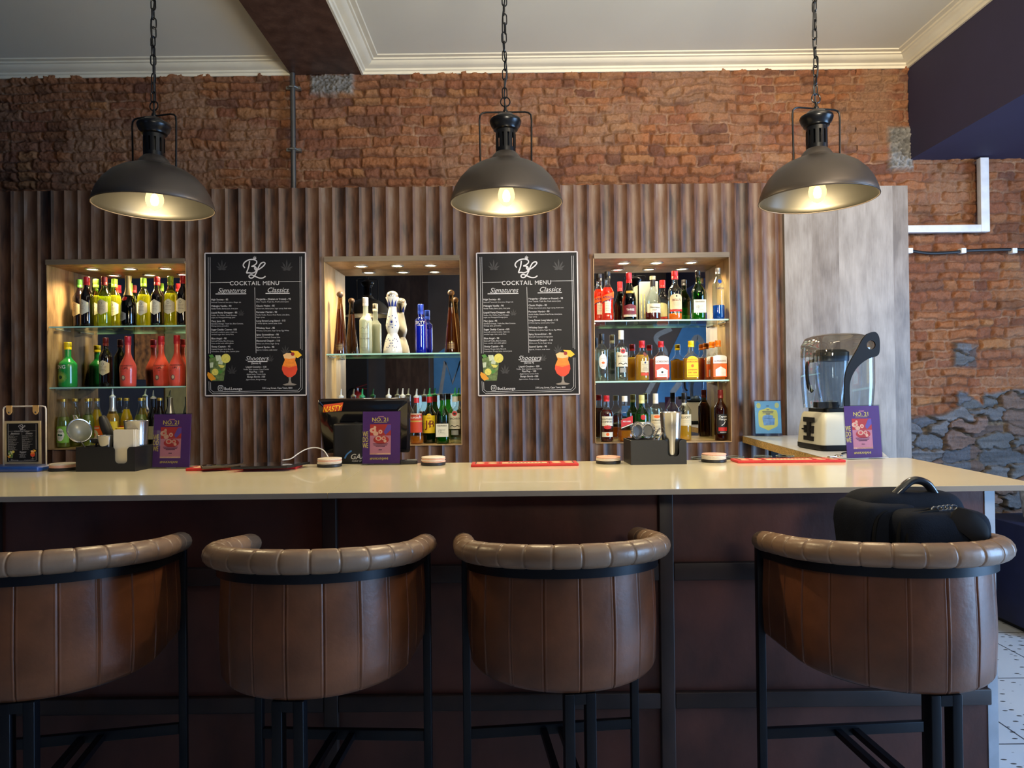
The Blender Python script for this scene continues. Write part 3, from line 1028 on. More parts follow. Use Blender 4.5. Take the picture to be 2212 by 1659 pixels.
def u_path(r, n_arc=96, n_arm=24):
    """Horseshoe plan, from the right arm tip round the back to the left arm tip: (x, y, outward normal, arc length)."""
    out, s = [], 0.0
    for k in range(n_arm):
        out.append((r, YA * (1 - k / n_arm), 1.0, 0.0))
    for k in range(n_arc + 1):
        a = -PI * k / n_arc
        out.append((r * math.cos(a), r * math.sin(a), math.cos(a), math.sin(a)))
    for k in range(1, n_arm + 1):
        out.append((-r, YA * k / n_arm, -1.0, 0.0))
    return out


def rim_z(y):
    t = (y + RS) / (YA + RS)
    return 0.972 - 0.050 * t


def build_stool():
    st = thing('bar_stool', '', 'bar stool', (0, 0, 0), 0, 'leather bar stools along the counter')
    # leather shell with stitched channels
    P = u_path(1.0, 420, 80)
    mb, rings = MB(), []
    seam_arc = [R(-10 - 20 * k) for k in range(9)]
    seam_arm = [YA * 0.25, YA * 0.75]
    prof = [(0.006, 0.690), (0.0, 0.700), (-0.002, 0.74), (-0.004, 0.80), (-0.003, 0.86), (0.0, 0.93), (0.001, None)]
    for (cx, cy, nx, ny) in P:
        if abs(nx) == 1.0 and ny == 0.0:
            x, y = cx * RS, cy
            dmin = min(abs(y - s) for s in seam_arm)
            dmin = min(dmin, abs(y) + RS * R(10))
        else:
            a = math.atan2(ny, nx)
            x, y = RS * nx, RS * ny
            dmin = min(abs(a - s) for s in seam_arc) * RS
        g = -0.0026 * math.exp(-(dmin / 0.0014) ** 2) + 0.0010 * math.exp(-((dmin - 0.0042) / 0.0012) ** 2)
        zt = rim_z(y)
        ring = []
        for dr, z in [(-0.03, 0.688)] + [(-d, zz) for d, zz in prof]:
            z = zt if z is None else 0.69 + (z - 0.69) * (zt - 0.69) / (0.972 - 0.69)
            k = dr + (g if dr > -0.02 else 0)
            ring.append((x + nx * k, y + ny * k, z))
        for dr, z in ((-0.030, zt), (-0.036, 0.85), (-0.038, 0.70)):
            ring.append((x + nx * dr, y + ny * dr, z))
        rings.append(ring)
    mb.loft(rings, cap=True)
    mb.build('shell', LEATHER, st, sharp=60)
    # floor of the shell and the seat cushion
    def dpath(r, z):
        return [(x, y, z) for x, y, _, _ in u_path(r, 40, 6)]
    MB().loft([dpath(0.226, 0.686), dpath(0.226, 0.70)]).build('seat_pan', BAND, st)
    MB().loft([dpath(0.195, 0.70), dpath(0.2, 0.715), dpath(0.2, 0.755), dpath(0.19, 0.772), dpath(0.15, 0.78)]).build('seat_cushion', LEATHER, st, sharp=60)
    # rolled top rail, pinched at every stitch line
    P2 = u_path(1.0, 460, 96)
    L, acc, prev = [], 0.0, None
    rc = RS + 0.012
    pts = []
    for (cx, cy, nx, ny) in P2:
        if abs(nx) == 1.0 and ny == 0.0:
            x, y = cx * rc, cy
        else:
            x, y = rc * nx, rc * ny
        pts.append((x, y, nx, ny))
    rings = []
    tot = PI * rc + 2 * YA
    pitch = tot / 19
    for i, (x, y, nx, ny) in enumerate(pts):
        if prev:
            acc += math.hypot(x - prev[0], y - prev[1])
        prev = (x, y)
        ph = (acc / pitch + 0.5) % 1.0
        dm = min(ph, 1 - ph) * pitch
        end = min(acc, tot - acc)
        f = 1 - 0.075 * math.exp(-(dm / 0.0020) ** 2) - 0.022 * (1 - min(1, dm / 0.012))
        f *= min(1.0, 0.45 + 0.55 * math.sqrt(min(1, end / 0.03)))
        zc = rim_z(y) + 0.034
        ring = []
        for k in range(16):
            a = 2 * PI * k / 16
            rr = 0.0285 * f
            ring.append((x + nx * rr * 1.08 * math.cos(a), y + ny * rr * 1.08 * math.cos(a), zc + rr * math.sin(a)))
        rings.append(ring)
    MB().loft(rings).build('top_roll', LEATHER_ROLL, st, sharp=70)
    # black steel band under the roll
    rings = []
    for (cx, cy, nx, ny) in u_path(1.0, 90, 10):
        x, y = (cx * RS, cy) if abs(nx) == 1.0 and ny == 0.0 else (RS * nx, RS * ny)
        z = rim_z(y)
        rings.append([(x + nx * 0.010, y + ny * 0.010, z - 0.016), (x + nx * 0.010, y + ny * 0.010, z + 0.010), (x - nx * 0.012, y - ny * 0.012, z + 0.010), (x - nx * 0.012, y - ny * 0.012, z - 0.016)])
    MB().loft(rings).build('steel_band', BAND, st)
    # two front posts, forked back leg, footrest and the two rails tying it to the back leg
    for s in (-1, 1):
        MB().rbox(s * 0.246 - 0.011, s * 0.246 + 0.011, YA - 0.005, YA + 0.017, 0, rim_z(YA) + 0.012, 0.002).build('front_leg', BAND, st)
    mb = MB()
    mb.rbox(-0.037, -0.013, -0.235, -0.205, 0, 0.687, 0.002).rbox(0.013, 0.037, -0.235, -0.205, 0, 0.687, 0.002).box(-0.0131, 0.0131, -0.235, -0.205, 0.663, 0.687).box(-0.0131, 0.0131, -0.235, -0.205, 0.0, 0.03)
    mb.build('back_leg', BAND, st)
    MB().rbox(-0.235, 0.235, YA - 0.002, YA + 0.014, 0.390, 0.420, 0.002).build('footrest', BAND, st)
    for s in (-1, 1):
        MB().bar((s * 0.026, YA, 0.402), (s * 0.026, -0.21, 0.402), 0.018, 0.018).build('tie_rail', BAND, st)
    return st


def place_stool(px_post_mid, d_post, theta, label, x=None, first=None):
    """Stool whose two front posts stand at distance d_post; theta turns it about the vertical."""
    th = R(theta)
    mid = at(px_post_mid, 1400, d_post)
    cx, cy = mid.x + math.sin(th) * (YA), mid.y - math.cos(th) * (YA)
    if first is None:
        s = build_stool()
        s.location, s.rotation_euler = (cx, cy, 0), (0, 0, th)
        s['label'] = label
        return s
    return dup(first, label, (cx, cy, 0), th)


s3 = place_stool(1191, 2.02, 6, 'brown leather barrel bar stool, third from the left, below the right menu poster')
s2 = place_stool(739, 2.00, -3, 'brown leather barrel bar stool, second from the left, below the cash register screen', first=s3)
s1 = place_stool(196, 2.00, 11, 'brown leather barrel bar stool cut off by the left picture edge', first=s3)
mid4 = (0.945, 1.992)
s4 = dup(s3, 'brown leather barrel bar stool with the black backpack on its seat', (mid4[0] + math.sin(R(4)) * YA, mid4[1] - math.cos(R(4)) * YA, 0), R(4))

# ------------------------------------------------------------------ backpack on the last stool
BAGC = M('bag_black_cloth', (18, 23, 34), 0.8, var=0.2, scale=30, bump=0.2, bscale=260, spec=0.12)
BAGD = M('bag_black_trim', (11, 12, 15), 0.7, var=0.2, spec=0.12)


def soft_box(mb, c, s, n1=0.45, n2=0.45, seg=40, lump=0.01, seed=0, base=0.74):
    """Cushion-like rounded block."""
    rows = []
    for i in range(seg // 2 + 1):
        v = -PI / 2 + PI * i / (seg // 2)
        row = []
        for k in range(seg):
            u = -PI + 2 * PI * k / seg
            cp = lambda w, m: math.copysign(abs(math.cos(w)) ** m, math.cos(w))
            sp = lambda w, m: math.copysign(abs(math.sin(w)) ** m, math.sin(w))
            x, y, z = cp(v, n1) * cp(u, n2), cp(v, n1) * sp(u, n2), sp(v, n1)
            q = 1 + lump * (math.sin(5 * x + seed) + math.sin(7 * z + 2 * y + seed))
            q *= base + (1 - base) * min(1.0, (z + 1) / 1.3)
            row.append((c[0] * (base + (1 - base) * min(1.0, (z + 1) / 1.3)) + s[0] * x * q, c[1] + s[1] * y * q, c[2] + s[2] * z))
        rows.append(row)
    return mb.loft(rows, cap=True)


bag = thing('backpack', 'black backpack with a curved top handle sitting on the right bar stool', 'backpack', (s4.location.x, s4.location.y, 0.781), R(3))
b0 = bag.location
bag.location = (1.008, 1.765, 0.781)
mb = MB()
soft_box(mb, (0.032, 0.085, 0.166), (0.142, 0.085, 0.166), 0.36, 0.40, seed=1)
mb.build('main_body', BAGC, bag, sharp=None)
mb = MB()
soft_box(mb, (-0.052, 0.070, 0.154), (0.078, 0.092, 0.154), 0.28, 0.34, seed=2)
mb.build('rear_compartment', BAGC, bag, sharp=None)
mb = MB()
soft_box(mb, (0.046, 0.005, 0.149), (0.118, 0.092, 0.149), 0.27, 0.32, seed=3)
mb.build('front_pocket', BAGC, bag, sharp=None)
for (xo, yo, rx, rz, r_) in ((-0.060, -0.018, 0.012, 0.118, 0.005), (-0.046, -0.030, 0.012, 0.12, 0.005), (-0.098, 0.022, 0.014, 0.11, 0.005)):
    pts = [(xo - 0.014, yo - 0.045, 0.02), (xo - 0.014, yo - 0.045, 0.16), (xo - 0.008, yo - 0.042, 0.250), (xo + 0.016, yo - 0.034, 0.287), (xo + 0.08, yo - 0.024, 0.2985)]
    MB().tube(spline(pts, 6), r_, 8).build('zip_line', BAGD, bag)
hp = [(-0.055, 0.05, 0.285), (-0.030, 0.045, 0.306), (0.0, 0.04, 0.338), (0.032, 0.04, 0.360), (0.066, 0.04, 0.354), (0.088, 0.04, 0.328), (0.096, 0.04, 0.305)]
MB().tube(spline(hp, 7), 0.0125, 12, flat=0.8).build('handle', M('bag_handle', (26, 28, 36), 0.3, coat=0.4), bag)
fl = spline([(0.05, -0.074, 0.288), (0.085, -0.088, 0.278), (0.118, -0.096, 0.245), (0.126, -0.096, 0.205)], 6)
rings = []
for i, p in enumerate(fl):
    w = 0.034 - 0.020 * i / len(fl)
    rings.append([(p[0] - w, p[1] + 0.004, p[2] - 0.02), (p[0], p[1] - 0.006, p[2]), (p[0] + w * 0.7, p[1] + 0.004, p[2] + 0.02), (p[0], p[1] + 0.008, p[2])])
MB().loft(rings).build('strap_flap', M('bag_strap', (22, 21, 23), 0.7, spec=0.15), bag, sharp=70)
mb = MB()
for k, (x, y, z) in enumerate(((0.03, -0.05, 0.301), (0.042, -0.052, 0.303), (0.055, -0.05, 0.304), (0.068, -0.046, 0.304), (0.084, -0.042, 0.303))):
    mb.tube([(x + 0.008 * math.cos(q * PI / 5), y, z + 0.006 * math.sin(q * PI / 5)) for q in range(10)], 0.002, 5, closed=True)
mb.build('zip_pull', M('zip_metal', (140, 145, 155), 0.3, 0.9), bag)
mb = MB()
mb.tube([(-0.06, 0.02, 0.278), (-0.075, 0.01, 0.296), (-0.08, 0.01, 0.306)], 0.004, 6).tube([(-0.05, 0.02, 0.28), (-0.03, 0.01, 0.30)], 0.004, 6)
mb.build('zip_cord', BAGD, bag)
side = spline([(0.112, -0.04, 0.262), (0.150, -0.025, 0.225), (0.168, -0.015, 0.15), (0.170, -0.01, 0.05)], 6)
MB().tube(side, 0.012, 8, flat=0.3).build('shoulder_strap', BAGD, bag)

# ------------------------------------------------------------------ bottles
CLEAR = thin_glass('clear_glass', (244, 248, 246), 0.02)
GREEN = thin_glass('green_glass', (96, 170, 70), 0.03)
DGREEN = thin_glass('dark_green_glass', (44, 104, 44), 0.03)
FROST = thin_glass('frosted_glass', (232, 240, 226), 0.25, dens=0.55)
OLIVE = thin_glass('olive_glass', (224, 228, 140), 0.03)
DARKG = M('dark_wine_glass', (16, 9, 10), 0.06, var=0.1, coat=0.5)
BROWNG = thin_glass('brown_glass', (196, 150, 90), 0.03)


def liquid(name, rgb, dens=0.5):
    return thin_glass('liquid_' + name, rgb, 0.05, dens=dens, gl=0.25)


LQ = {k: liquid(k, *v) for k, v in dict(amber=((232, 150, 44), .6), gold=((250, 202, 70), .65), orange=((252, 110, 16), .75), yellow=((255, 214, 10), .95), red=((246, 62, 22), .75), pink=((250, 150, 110), .75),
                                        tequila=((214, 168, 92), .3), water=((236, 240, 228), .06), lime=((196, 206, 84), .4), straw=((226, 222, 120), .38), brown=((70, 24, 12), .7), dark=((36, 12, 12), .85), green=((130, 216, 44), .6),
                                        cognac=((110, 30, 24), .6), blue=((36, 110, 236), .7), ora=((255, 146, 36), .7)).items()}


def lab_m(name, rgb, rough=0.6, var=0.05):
    return M('label_' + name, rgb, rough, var=var, scale=40)


LB = dict(cream=lab_m('cream', (226, 220, 196)), white=lab_m('white', (228, 228, 222)), ivory=lab_m('ivory', (216, 200, 160)), red=lab_m('red', (196, 34, 30)), maroon=lab_m('maroon', (110, 28, 44)),
          yellow=lab_m('yellow', (240, 200, 24)), orange=lab_m('orange', (240, 104, 30)), navy=lab_m('navy', (26, 36, 92)), black=lab_m('black', (24, 22, 24)), lime=lab_m('lime', (126, 176, 52)),
          grey=lab_m('grey', (150, 152, 146)), silver=lab_m('silver', (190, 194, 196), 0.35), gold=lab_m('gold', (200, 164, 70), 0.35), brick=lab_m('brick', (206, 66, 34)), green=lab_m('green', (40, 110, 50)),
          blue=lab_m('blue', (30, 80, 180)), teal=lab_m('teal', (110, 190, 210)))
INK = dict(black=M('ink_black', (26, 24, 26), 0.6), red=M('ink_red', (176, 30, 28), 0.6), white=M('ink_white', (236, 236, 230), 0.6), gold=M('ink_gold', (196, 160, 70), 0.4), navy=M('ink_navy', (28, 40, 100), 0.6), brown=M('ink_brown', (110, 70, 44), 0.6),
           maroon=M('ink_maroon', (120, 26, 24), 0.6), grey=M('ink_grey', (120, 116, 108), 0.6), lime=M('ink_lime', (206, 222, 90), 0.6), orange=M('ink_orange', (236, 110, 30), 0.6), green=M('ink_green', (34, 90, 50), 0.6))
CAPM = {k: M('cap_' + k, c, 0.35, mt, var=0.06) for k, (c, mt) in dict(red=((196, 32, 40), .1), green=((126, 170, 48), .1), dgreen=((52, 98, 36), .1), darkred=((120, 34, 34), .1), gold=((206, 168, 76), .7), black=((20, 19, 22), .1), white=((228, 226, 218), 0),
                                                                       yellow=((246, 208, 20), 0), orange=((248, 124, 16), 0), silver=((200, 202, 202), .8), blue=((30, 60, 170), .3), wood=((82, 62, 48), 0), cork=((206, 186, 150), 0), copper=((226, 104, 66), .2),
                                                                       foil=((196, 170, 110), .6), paleg=((220, 214, 140), .1), coral=((206, 42, 58), .1), bluew=((36, 72, 190), .2)).items()}
POUR = {k: M('pourer_' + k, c, 0.4) for k, c in dict(white=(220, 222, 220), green=(40, 150, 96), clear=(206, 214, 214)).items()}


def profile(Rb, bh, sh, nr, h, base=0.006, waist=0.0, taper=0.0, curve=1.0):
    pr = [(0.0, 0.004), (Rb * 0.7, 0.003), (Rb * 0.9 - taper, 0.0), (Rb - taper, base)]
    for k in range(1, 7):
        t = k / 6
        pr.append((Rb - taper * (1 - t) - waist * math.sin(PI * t), base + (bh - base) * t))
    for k in range(1, 9):
        t = k / 8
        pr.append((nr + (Rb - nr) * (0.5 + 0.5 * math.cos(PI * t ** curve)), bh + sh * t))
    pr.append((nr, h))
    return pr


KINDS = {}


def kind(name, h, Rb, bh, sh, nr=0.014, glass=CLEAR, liq=None, level=None, cap=None, cap_h=0.03, cap_r=None, foil=None, labels=(), flat=None, pour=None, prof=None, opaque=False, ball=False, **kw):
    KINDS[name] = dict(h=h, Rb=Rb, bh=bh, sh=sh, nr=nr, glass=glass, liq=liq, level=level or bh + sh * 0.3, cap=cap, cap_h=cap_h, cap_r=cap_r, foil=foil, labels=labels, flat=flat, pour=pour,
                       prof=prof or profile(Rb, bh, sh, nr, h, **kw), opaque=opaque, ball=ball, parts=None)


def kind_parts(k):
    """Meshes of one kind of bottle, made once: [(name, mesh, [(sub name, mesh)...])]."""
    K = KINDS[k]
    if K['parts'] is not None:
        return K['parts']
    Rb, nr, fl = K['Rb'], K['nr'], K['flat']
    sect = None
    if fl:
        ax, ay, ex = fl

        def sect(a, r_, z):
            t = max(0.0, min(1.0, (r_ - nr) / max(Rb - nr, 1e-4))) if r_ > nr else 0.0
            c, s_ = math.cos(a), math.sin(a)
            e = 2 / (2 + (ex - 2) * t)
            x = math.copysign(abs(c) ** e, c) * r_ * (1 + (ax - 1) * t)
            y = math.copysign(abs(s_) ** e, s_) * r_ * (1 + (ay - 1) * t)
            return x, y
    out = []
    pr = K['prof']
    nseg = 40 if fl else 28
    out.append(('glass_body', MB().lathe(pr, nseg, sect=sect, cap=True).mesh('glass_body', K['glass'], 40), []))
    if K['liq']:
        lv = K['level']
        lp = []
        for (r_, z), (r2, z2) in zip(pr, pr[1:]):
            if z > lv and lp:
                break
            lp.append((max(0.0, r_ - 0.0028), z + 0.004))
            if z <= lv < z2:
                t = (lv - z) / max(z2 - z, 1e-5)
                lp.append((max(0.0, r_ + (r2 - r_) * t - 0.0028), lv))
                break
        out.append(('liquid', MB().lathe(lp, nseg, sect=sect, cap=True).mesh('liquid', K['liq'], 40), []))
    top = pr[-1][1]
    if K['foil']:
        z0, mname = K['foil']
        fp = [(r_ + 0.0008, z) for r_, z in pr if z >= z0]
        for (r_, z), (r2, z2) in zip(pr, pr[1:]):
            if z < z0 <= z2:
                t = (z0 - z) / max(z2 - z, 1e-5)
                fp = [(r_ + (r2 - r_) * t + 0.0008, z0)] + fp
                break
        out.append(('neck_foil', MB().lathe(fp, 24, cap=True).mesh('neck_foil', mname, 40), []))
    if K['cap']:
        cr, ch = K['cap_r'] or nr + 0.002, K['cap_h']
        if K['ball']:
            cp = [(cr * math.sin(PI * k / 12), top - 0.004 + ch * (0.5 - 0.5 * math.cos(PI * k / 12))) for k in range(1, 13)]
        else:
            z0 = top - ch + 0.004
            cp = [(cr, z0), (cr, z0 + ch * 0.32), (cr - 0.0006, z0 + ch * 0.34), (cr, z0 + ch * 0.36), (cr, top + 0.003), (cr - 0.0015, top + 0.0045)]
        out.append(('cap', MB().lathe(cp, 22, cap=True).mesh('cap', K['cap'], 40), []))
    if K['pour']:
        mb = MB()
        mb.lathe([(nr + 0.002, top - 0.004), (nr + 0.002, top + 0.006), (0.008, top + 0.010), (0.006, top + 0.016)], 14)
        mb.tube([(0, 0, top + 0.012), (0.001, -0.002, top + 0.03), (0.004, -0.006, top + 0.048)], [0.006, 0.0048, 0.0035], 8)
        out.append(('pourer', mb.mesh('pourer', K['pour'], 50), []))

    def wrap(x, z, off):
        # point on the bottle skin at arc x, height z (front faces -y)
        r_ = pr[-1][0]
        for (ra, za), (rb, zb) in zip(pr[3:], pr[4:]):
            if za <= z <= zb and zb > za:
                r_ = ra + (rb - ra) * (z - za) / (zb - za)
                break
        if fl:
            t = max(0.0, min(1.0, (r_ - nr) / max(Rb - nr, 1e-4)))
            return (x, -(r_ * (1 + (fl[1] - 1) * t)) - off, z)
        a = x / max(r_, 0.004)
        return ((r_ + off) * math.sin(a), -(r_ + off) * math.cos(a), z)
    for L in K['labels']:
        z0, z1, w = L['z0'], L['z1'], L['w']
        shp, rot = L.get('shape', 'rect'), L.get('rot', 0.0)
        mb = MB()
        nc = 14
        cols = []
        zm, hh = (z0 + z1) / 2, (z1 - z0) / 2
        for i in range(nc + 1):
            u = -1 + 2 * i / nc
            if shp == 'oval':
                q = math.sqrt(max(0, 1 - u * u)) * 0.995 + 0.005
                b, t = zm - hh * q, zm + hh * q
            elif shp == 'hex':
                q = 1 - 0.42 * abs(u)
                b, t = zm - hh * q, zm + hh * q
            elif shp == 'arch':
                b, t = z0, z1 - 0.45 * hh * (1 - math.sqrt(max(0, 1 - u * u)))
            elif shp == 'slant':
                b, t = z0 + u * w * 0.35, z1 + u * w * 0.35
            elif shp == 'point':
                b, t = z0 + 0.22 * hh * abs(u) , z1 - 0.35 * hh * (1 - abs(u) if False else abs(u))
            else:
                b, t = z0, z1
            cols.append([wrap(u * w + rot, b + (t - b) * k / 4, 0.0007) for k in range(5)])
        mb.loft(cols, cap=False, closed=False)
        subs = []
        for (s_, size, z, ink, *rest) in L.get('text', ()):
            vf = text2d(s_, size, rot + (rest[1] if len(rest) > 1 else 0.0), z, bold=rest[0] if rest else 1, shear=rest[2] if len(rest) > 2 else 0.0)
            tb = MB()
            tb.add([wrap(x, zz, 0.0013) for x, zz in vf[0]], vf[1])
            subs.append(('lettering', tb.mesh('lettering', INK[ink], None, recalc=False)))
        for mi, (kind_, args, ink) in enumerate(L.get('marks', ())):
            tb = MB()
            if kind_ in 'cr':
                # round or square patch as upright strips so that it follows the curve
                cx, cz, ra, rb = args if len(args) == 4 else (args[0], args[1], args[2], args[2])
                vf = ([], [])
                for i in range(9):
                    u = -1 + i / 4
                    q = math.sqrt(max(0.0, 1 - u * u)) * 0.99 + 0.01 if kind_ == 'c' else 1.0
                    vf[0].extend([(cx + u * ra, cz - rb * q), (cx + u * ra, cz + rb * q)])
                    if i:
                        vf[1].append((2 * i - 2, 2 * i, 2 * i + 1, 2 * i - 1))
            else:
                vf = {'s': stroke2d, 'p': lambda pts: (pts, [tuple(range(len(pts)))])}[kind_](*args)
            vf = ([(x + rot, z) for x, z in vf[0]], vf[1])
            tb.add([wrap(x, zz, 0.0010 + 0.00022 * min(mi, 6)) for x, zz in vf[0]], vf[1])
            subs.append(('emblem', tb.mesh('emblem', ink if not isinstance(ink, str) else INK[ink], None, recalc=False)))
        out.append((L.get('name', 'label'), mb.mesh('label', L['mat'], None, recalc=False), subs))
    K['parts'] = out
    return out


def bottle(k, loc, label, group, rz=0.0, cat='bottle', name='bottle'):
    b = thing(name, label, cat, (loc[0], loc[1], loc[2] + 0.0006), rz, group)
    for nm, me, subs in kind_parts(k):
        p = obj(nm, me, b)
        for sn, sm in subs:
            obj(sn, sm, p)
    return b




def rows(zs, w, ink='grey', t=0.0011):
    """Print too small to read: one fine rule per line."""
    return [('s', ([(-w * (1 - 0.15 * (i % 3)) + 2 * w * (1 - 0.15 * (i % 3)) * k / 6, z) for k in range(7)], t), ink) for i, z in enumerate(zs)]


def hexlabel(mat):
    return [dict(z0=0.070, z1=0.164, w=0.036, shape='hex', mat=mat, marks=[('c', (0, 0.140, 0.007, 0.008), 'grey'), ('c', (0, 0.140, 0.005, 0.006), mat)] + rows((0.124, 0.117, 0.108, 0.099), 0.018, 'brown'))]


W = dict(h=0.298, Rb=0.037, bh=0.180, sh=0.065, nr=0.0145, cap_h=0.050)
kind('red_wine', glass=DARKG, cap=CAPM['darkred'], labels=hexlabel(LB['cream']), **W)
kind('red_wine_bright', glass=DARKG, cap=CAPM['red'], labels=hexlabel(LB['cream']), **W)
kind('dark_wine_green_cap', glass=DARKG, cap=CAPM['dgreen'], labels=hexlabel(LB['ivory']), **W)
kind('white_wine', glass=OLIVE, liq=LQ['straw'], level=0.20, cap=CAPM['green'], labels=hexlabel(LB['cream']), **W)
kind('olive_wine', glass=OLIVE, liq=LQ['lime'], level=0.18, cap=CAPM['darkred'], labels=hexlabel(LB['ivory']), **W)
kind('sparkling', h=0.300, Rb=0.044, bh=0.115, sh=0.125, nr=0.0150, glass=DGREEN, liq=LQ['dark'], level=0.19, foil=(0.185, CAPM['foil']), cap=CAPM['foil'], cap_h=0.03, cap_r=0.0175,
     labels=[dict(z0=0.028, z1=0.088, w=0.030, shape='hex', mat=LB['grey'], rot=-0.012, marks=rows((0.066, 0.056, 0.047), 0.016, 'black')), dict(z0=0.150, z1=0.178, w=0.016, shape='hex', mat=LB['red'], name='neck_label')])
gr = M('zing_green', (34, 148, 62), 0.22, coat=0.5, var=0.2)
sun = [('s', ([(-0.01 + 0.016 * math.cos(a), 0.060 + 0.016 * math.sin(a)), (-0.01 + 0.036 * math.cos(a), 0.060 + 0.036 * math.sin(a))], (0.0022, 0.0008)), 'lime') for a in [2 * PI * k / 30 for k in range(30)]]
ring = lambda c, z, r_, n=26: [(c + r_ * math.cos(2 * PI * k / n), z + r_ * math.sin(2 * PI * k / n)) for k in range(n + 1)]
kind('sour_liqueur', h=0.268, Rb=0.050, bh=0.135, sh=0.052, nr=0.0185, glass=gr, cap=CAPM['yellow'], cap_h=0.044, cap_r=0.0205,
     labels=[dict(z0=0.118, z1=0.119, w=0.004, mat=gr, text=[('ZING', 0.030, 0.112, 'white', 1, -0.016)], marks=sun + [('s', (ring(-0.01, 0.060, 0.013), 0.002), 'lime'), ('c', (-0.01, 0.058, 0.010, 0.009), M('apple_dark', (16, 70, 34), 0.4))])])
cor = M('coral_bottle', (244, 92, 74), 0.28, var=0.06, coat=0.4)
straw = [('c', (-0.012, 0.052, 0.013, 0.017), M('berry', (150, 96, 90), 0.5)), ('c', (-0.012, 0.054, 0.008, 0.010), LB['ivory'])]
kind('strawberry_cream', h=0.300, Rb=0.048, bh=0.105, sh=0.105, nr=0.0165, glass=cor, cap=CAPM['coral'], cap_h=0.052, cap_r=0.0185, taper=0.004,
     labels=[dict(z0=0.118, z1=0.119, w=0.003, mat=cor, text=[('STRAWBERRY', 0.0125, 0.120, 'black', 0), ('LIPS', 0.0165, 0.104, 'black', 1)], marks=straw + [('s', ([(-0.03, 0.092), (0, 0.094), (0.03, 0.096)], 0.001), 'black')])])
MX = dict(h=0.288, Rb=0.036, bh=0.150, sh=0.105, nr=0.0135, cap_h=0.016, cap_r=0.0155, curve=0.9)
kind('lime_cordial', glass=CLEAR, liq=LQ['lime'], level=0.185, cap=CAPM['gold'], labels=[dict(z0=0.030, z1=0.128, w=0.05, mat=LB['lime'], marks=[('c', (0, 0.078, 0.024, 0.038), LB['cream']), ('c', (-0.006, 0.077, 0.007, 0.006), 'green'), ('c', (0.007, 0.075, 0.008, 0.006), 'green')] + rows((0.062, 0.055), 0.014, 'green'), text=[("ROSE'S", 0.0145, 0.092, 'black', 1)])], **MX)
kind('clear_mixer', glass=CLEAR, liq=LQ['lime'], level=0.190, cap=CAPM['gold'], **MX)
kind('orange_mixer', glass=CLEAR, liq=LQ['yellow'], level=0.225, cap=CAPM['gold'], labels=[dict(z0=0.04, z1=0.125, w=0.05, mat=LB['orange'], marks=[('c', (0.0, 0.075, 0.026, 0.028), LB['cream']), ('c', (0.0, 0.072, 0.012, 0.012), LB['orange'])] + rows((0.112,), 0.03, 'white', 0.006))], **MX)
kind('cola_mixer', glass=BROWNG, liq=LQ['dark'], level=0.20, cap=CAPM['gold'], labels=[dict(z0=0.035, z1=0.125, w=0.05, mat=LB['cream'], marks=[('c', (-0.006, 0.085, 0.008, 0.007), 'green'), ('c', (0.008, 0.08, 0.009, 0.007), 'green')], text=[("ROSE'S", 0.0145, 0.098, 'black', 1)])], **MX)
kind('yellow_liqueur', h=0.300, Rb=0.036, bh=0.165, sh=0.080, nr=0.015, glass=CLEAR, liq=LQ['gold'], level=0.20, foil=(0.215, CAPM['silver']), pour=POUR['white'], labels=[dict(z0=0.105, z1=0.155, w=0.045, mat=LB['yellow']), dict(z0=0.03, z1=0.10, w=0.045, mat=LB['navy'])])
kind('silver_beer', h=0.290, Rb=0.033, bh=0.15, sh=0.11, nr=0.013, glass=CLEAR, liq=LQ['water'], level=0.2, foil=(0.195, CAPM['silver']), cap=CAPM['silver'], cap_h=0.012, labels=[dict(z0=0.04, z1=0.12, w=0.045, mat=LB['silver'])])
kind('dark_pourer', h=0.290, Rb=0.036, bh=0.165, sh=0.075, nr=0.015, glass=DARKG, pour=POUR['white'], labels=[dict(z0=0.04, z1=0.12, w=0.045, mat=LB['cream'])])
# middle niche
cone = [(0.0, 0.004), (0.035, 0.002), (0.042, 0.0), (0.0425, 0.012), (0.036, 0.085), (0.029, 0.16), (0.022, 0.235), (0.017, 0.285), (0.0135, 0.31), (0.0135, 0.348)]
kind('tall_tequila', h=0.35, Rb=0.043, bh=0.2, sh=0.1, nr=0.0135, prof=cone, glass=thin_glass('olive_brown_glass', (168, 140, 80), 0.03), liq=LQ['tequila'], level=0.275, cap=CAPM['wood'], cap_h=0.038, cap_r=0.0205, ball=True,
     labels=[dict(z0=0.022, z1=0.062, w=0.026, mat=M('label_brown_glass', (74, 44, 20), 0.3), marks=rows((0.05, 0.04, 0.032), 0.02, 'gold'))])
kind('frosted_vodka', h=0.338, Rb=0.0375, bh=0.205, sh=0.038, nr=0.0155, glass=FROST, liq=LQ['water'], level=0.2, cap=CAPM['white'], cap_h=0.05, cap_r=0.0168, curve=0.8,
     labels=[dict(z0=0.06, z1=0.061, w=0.002, mat=LB['white'], text=[('BELVEDERE', 0.0125, 0.088, 'grey', 1)], marks=rows((0.122, 0.114, 0.106, 0.036, 0.029, 0.022), 0.022, 'grey', 0.0014) + [('s', (spline([(-0.024, 0.150), (-0.01, 0.160), (0.0, 0.148), (0.012, 0.162), (0.022, 0.175)], 5), 0.002), 'grey'), ('s', (spline([(0.02, 0.15), (0.014, 0.17), (0.024, 0.19)], 5), 0.002), 'grey')])])
CER = M('ceramic_white', (232, 232, 224), 0.18, var=0.03, coat=0.5)
COB = M('ceramic_cobalt', (40, 52, 130), 0.2, coat=0.5)
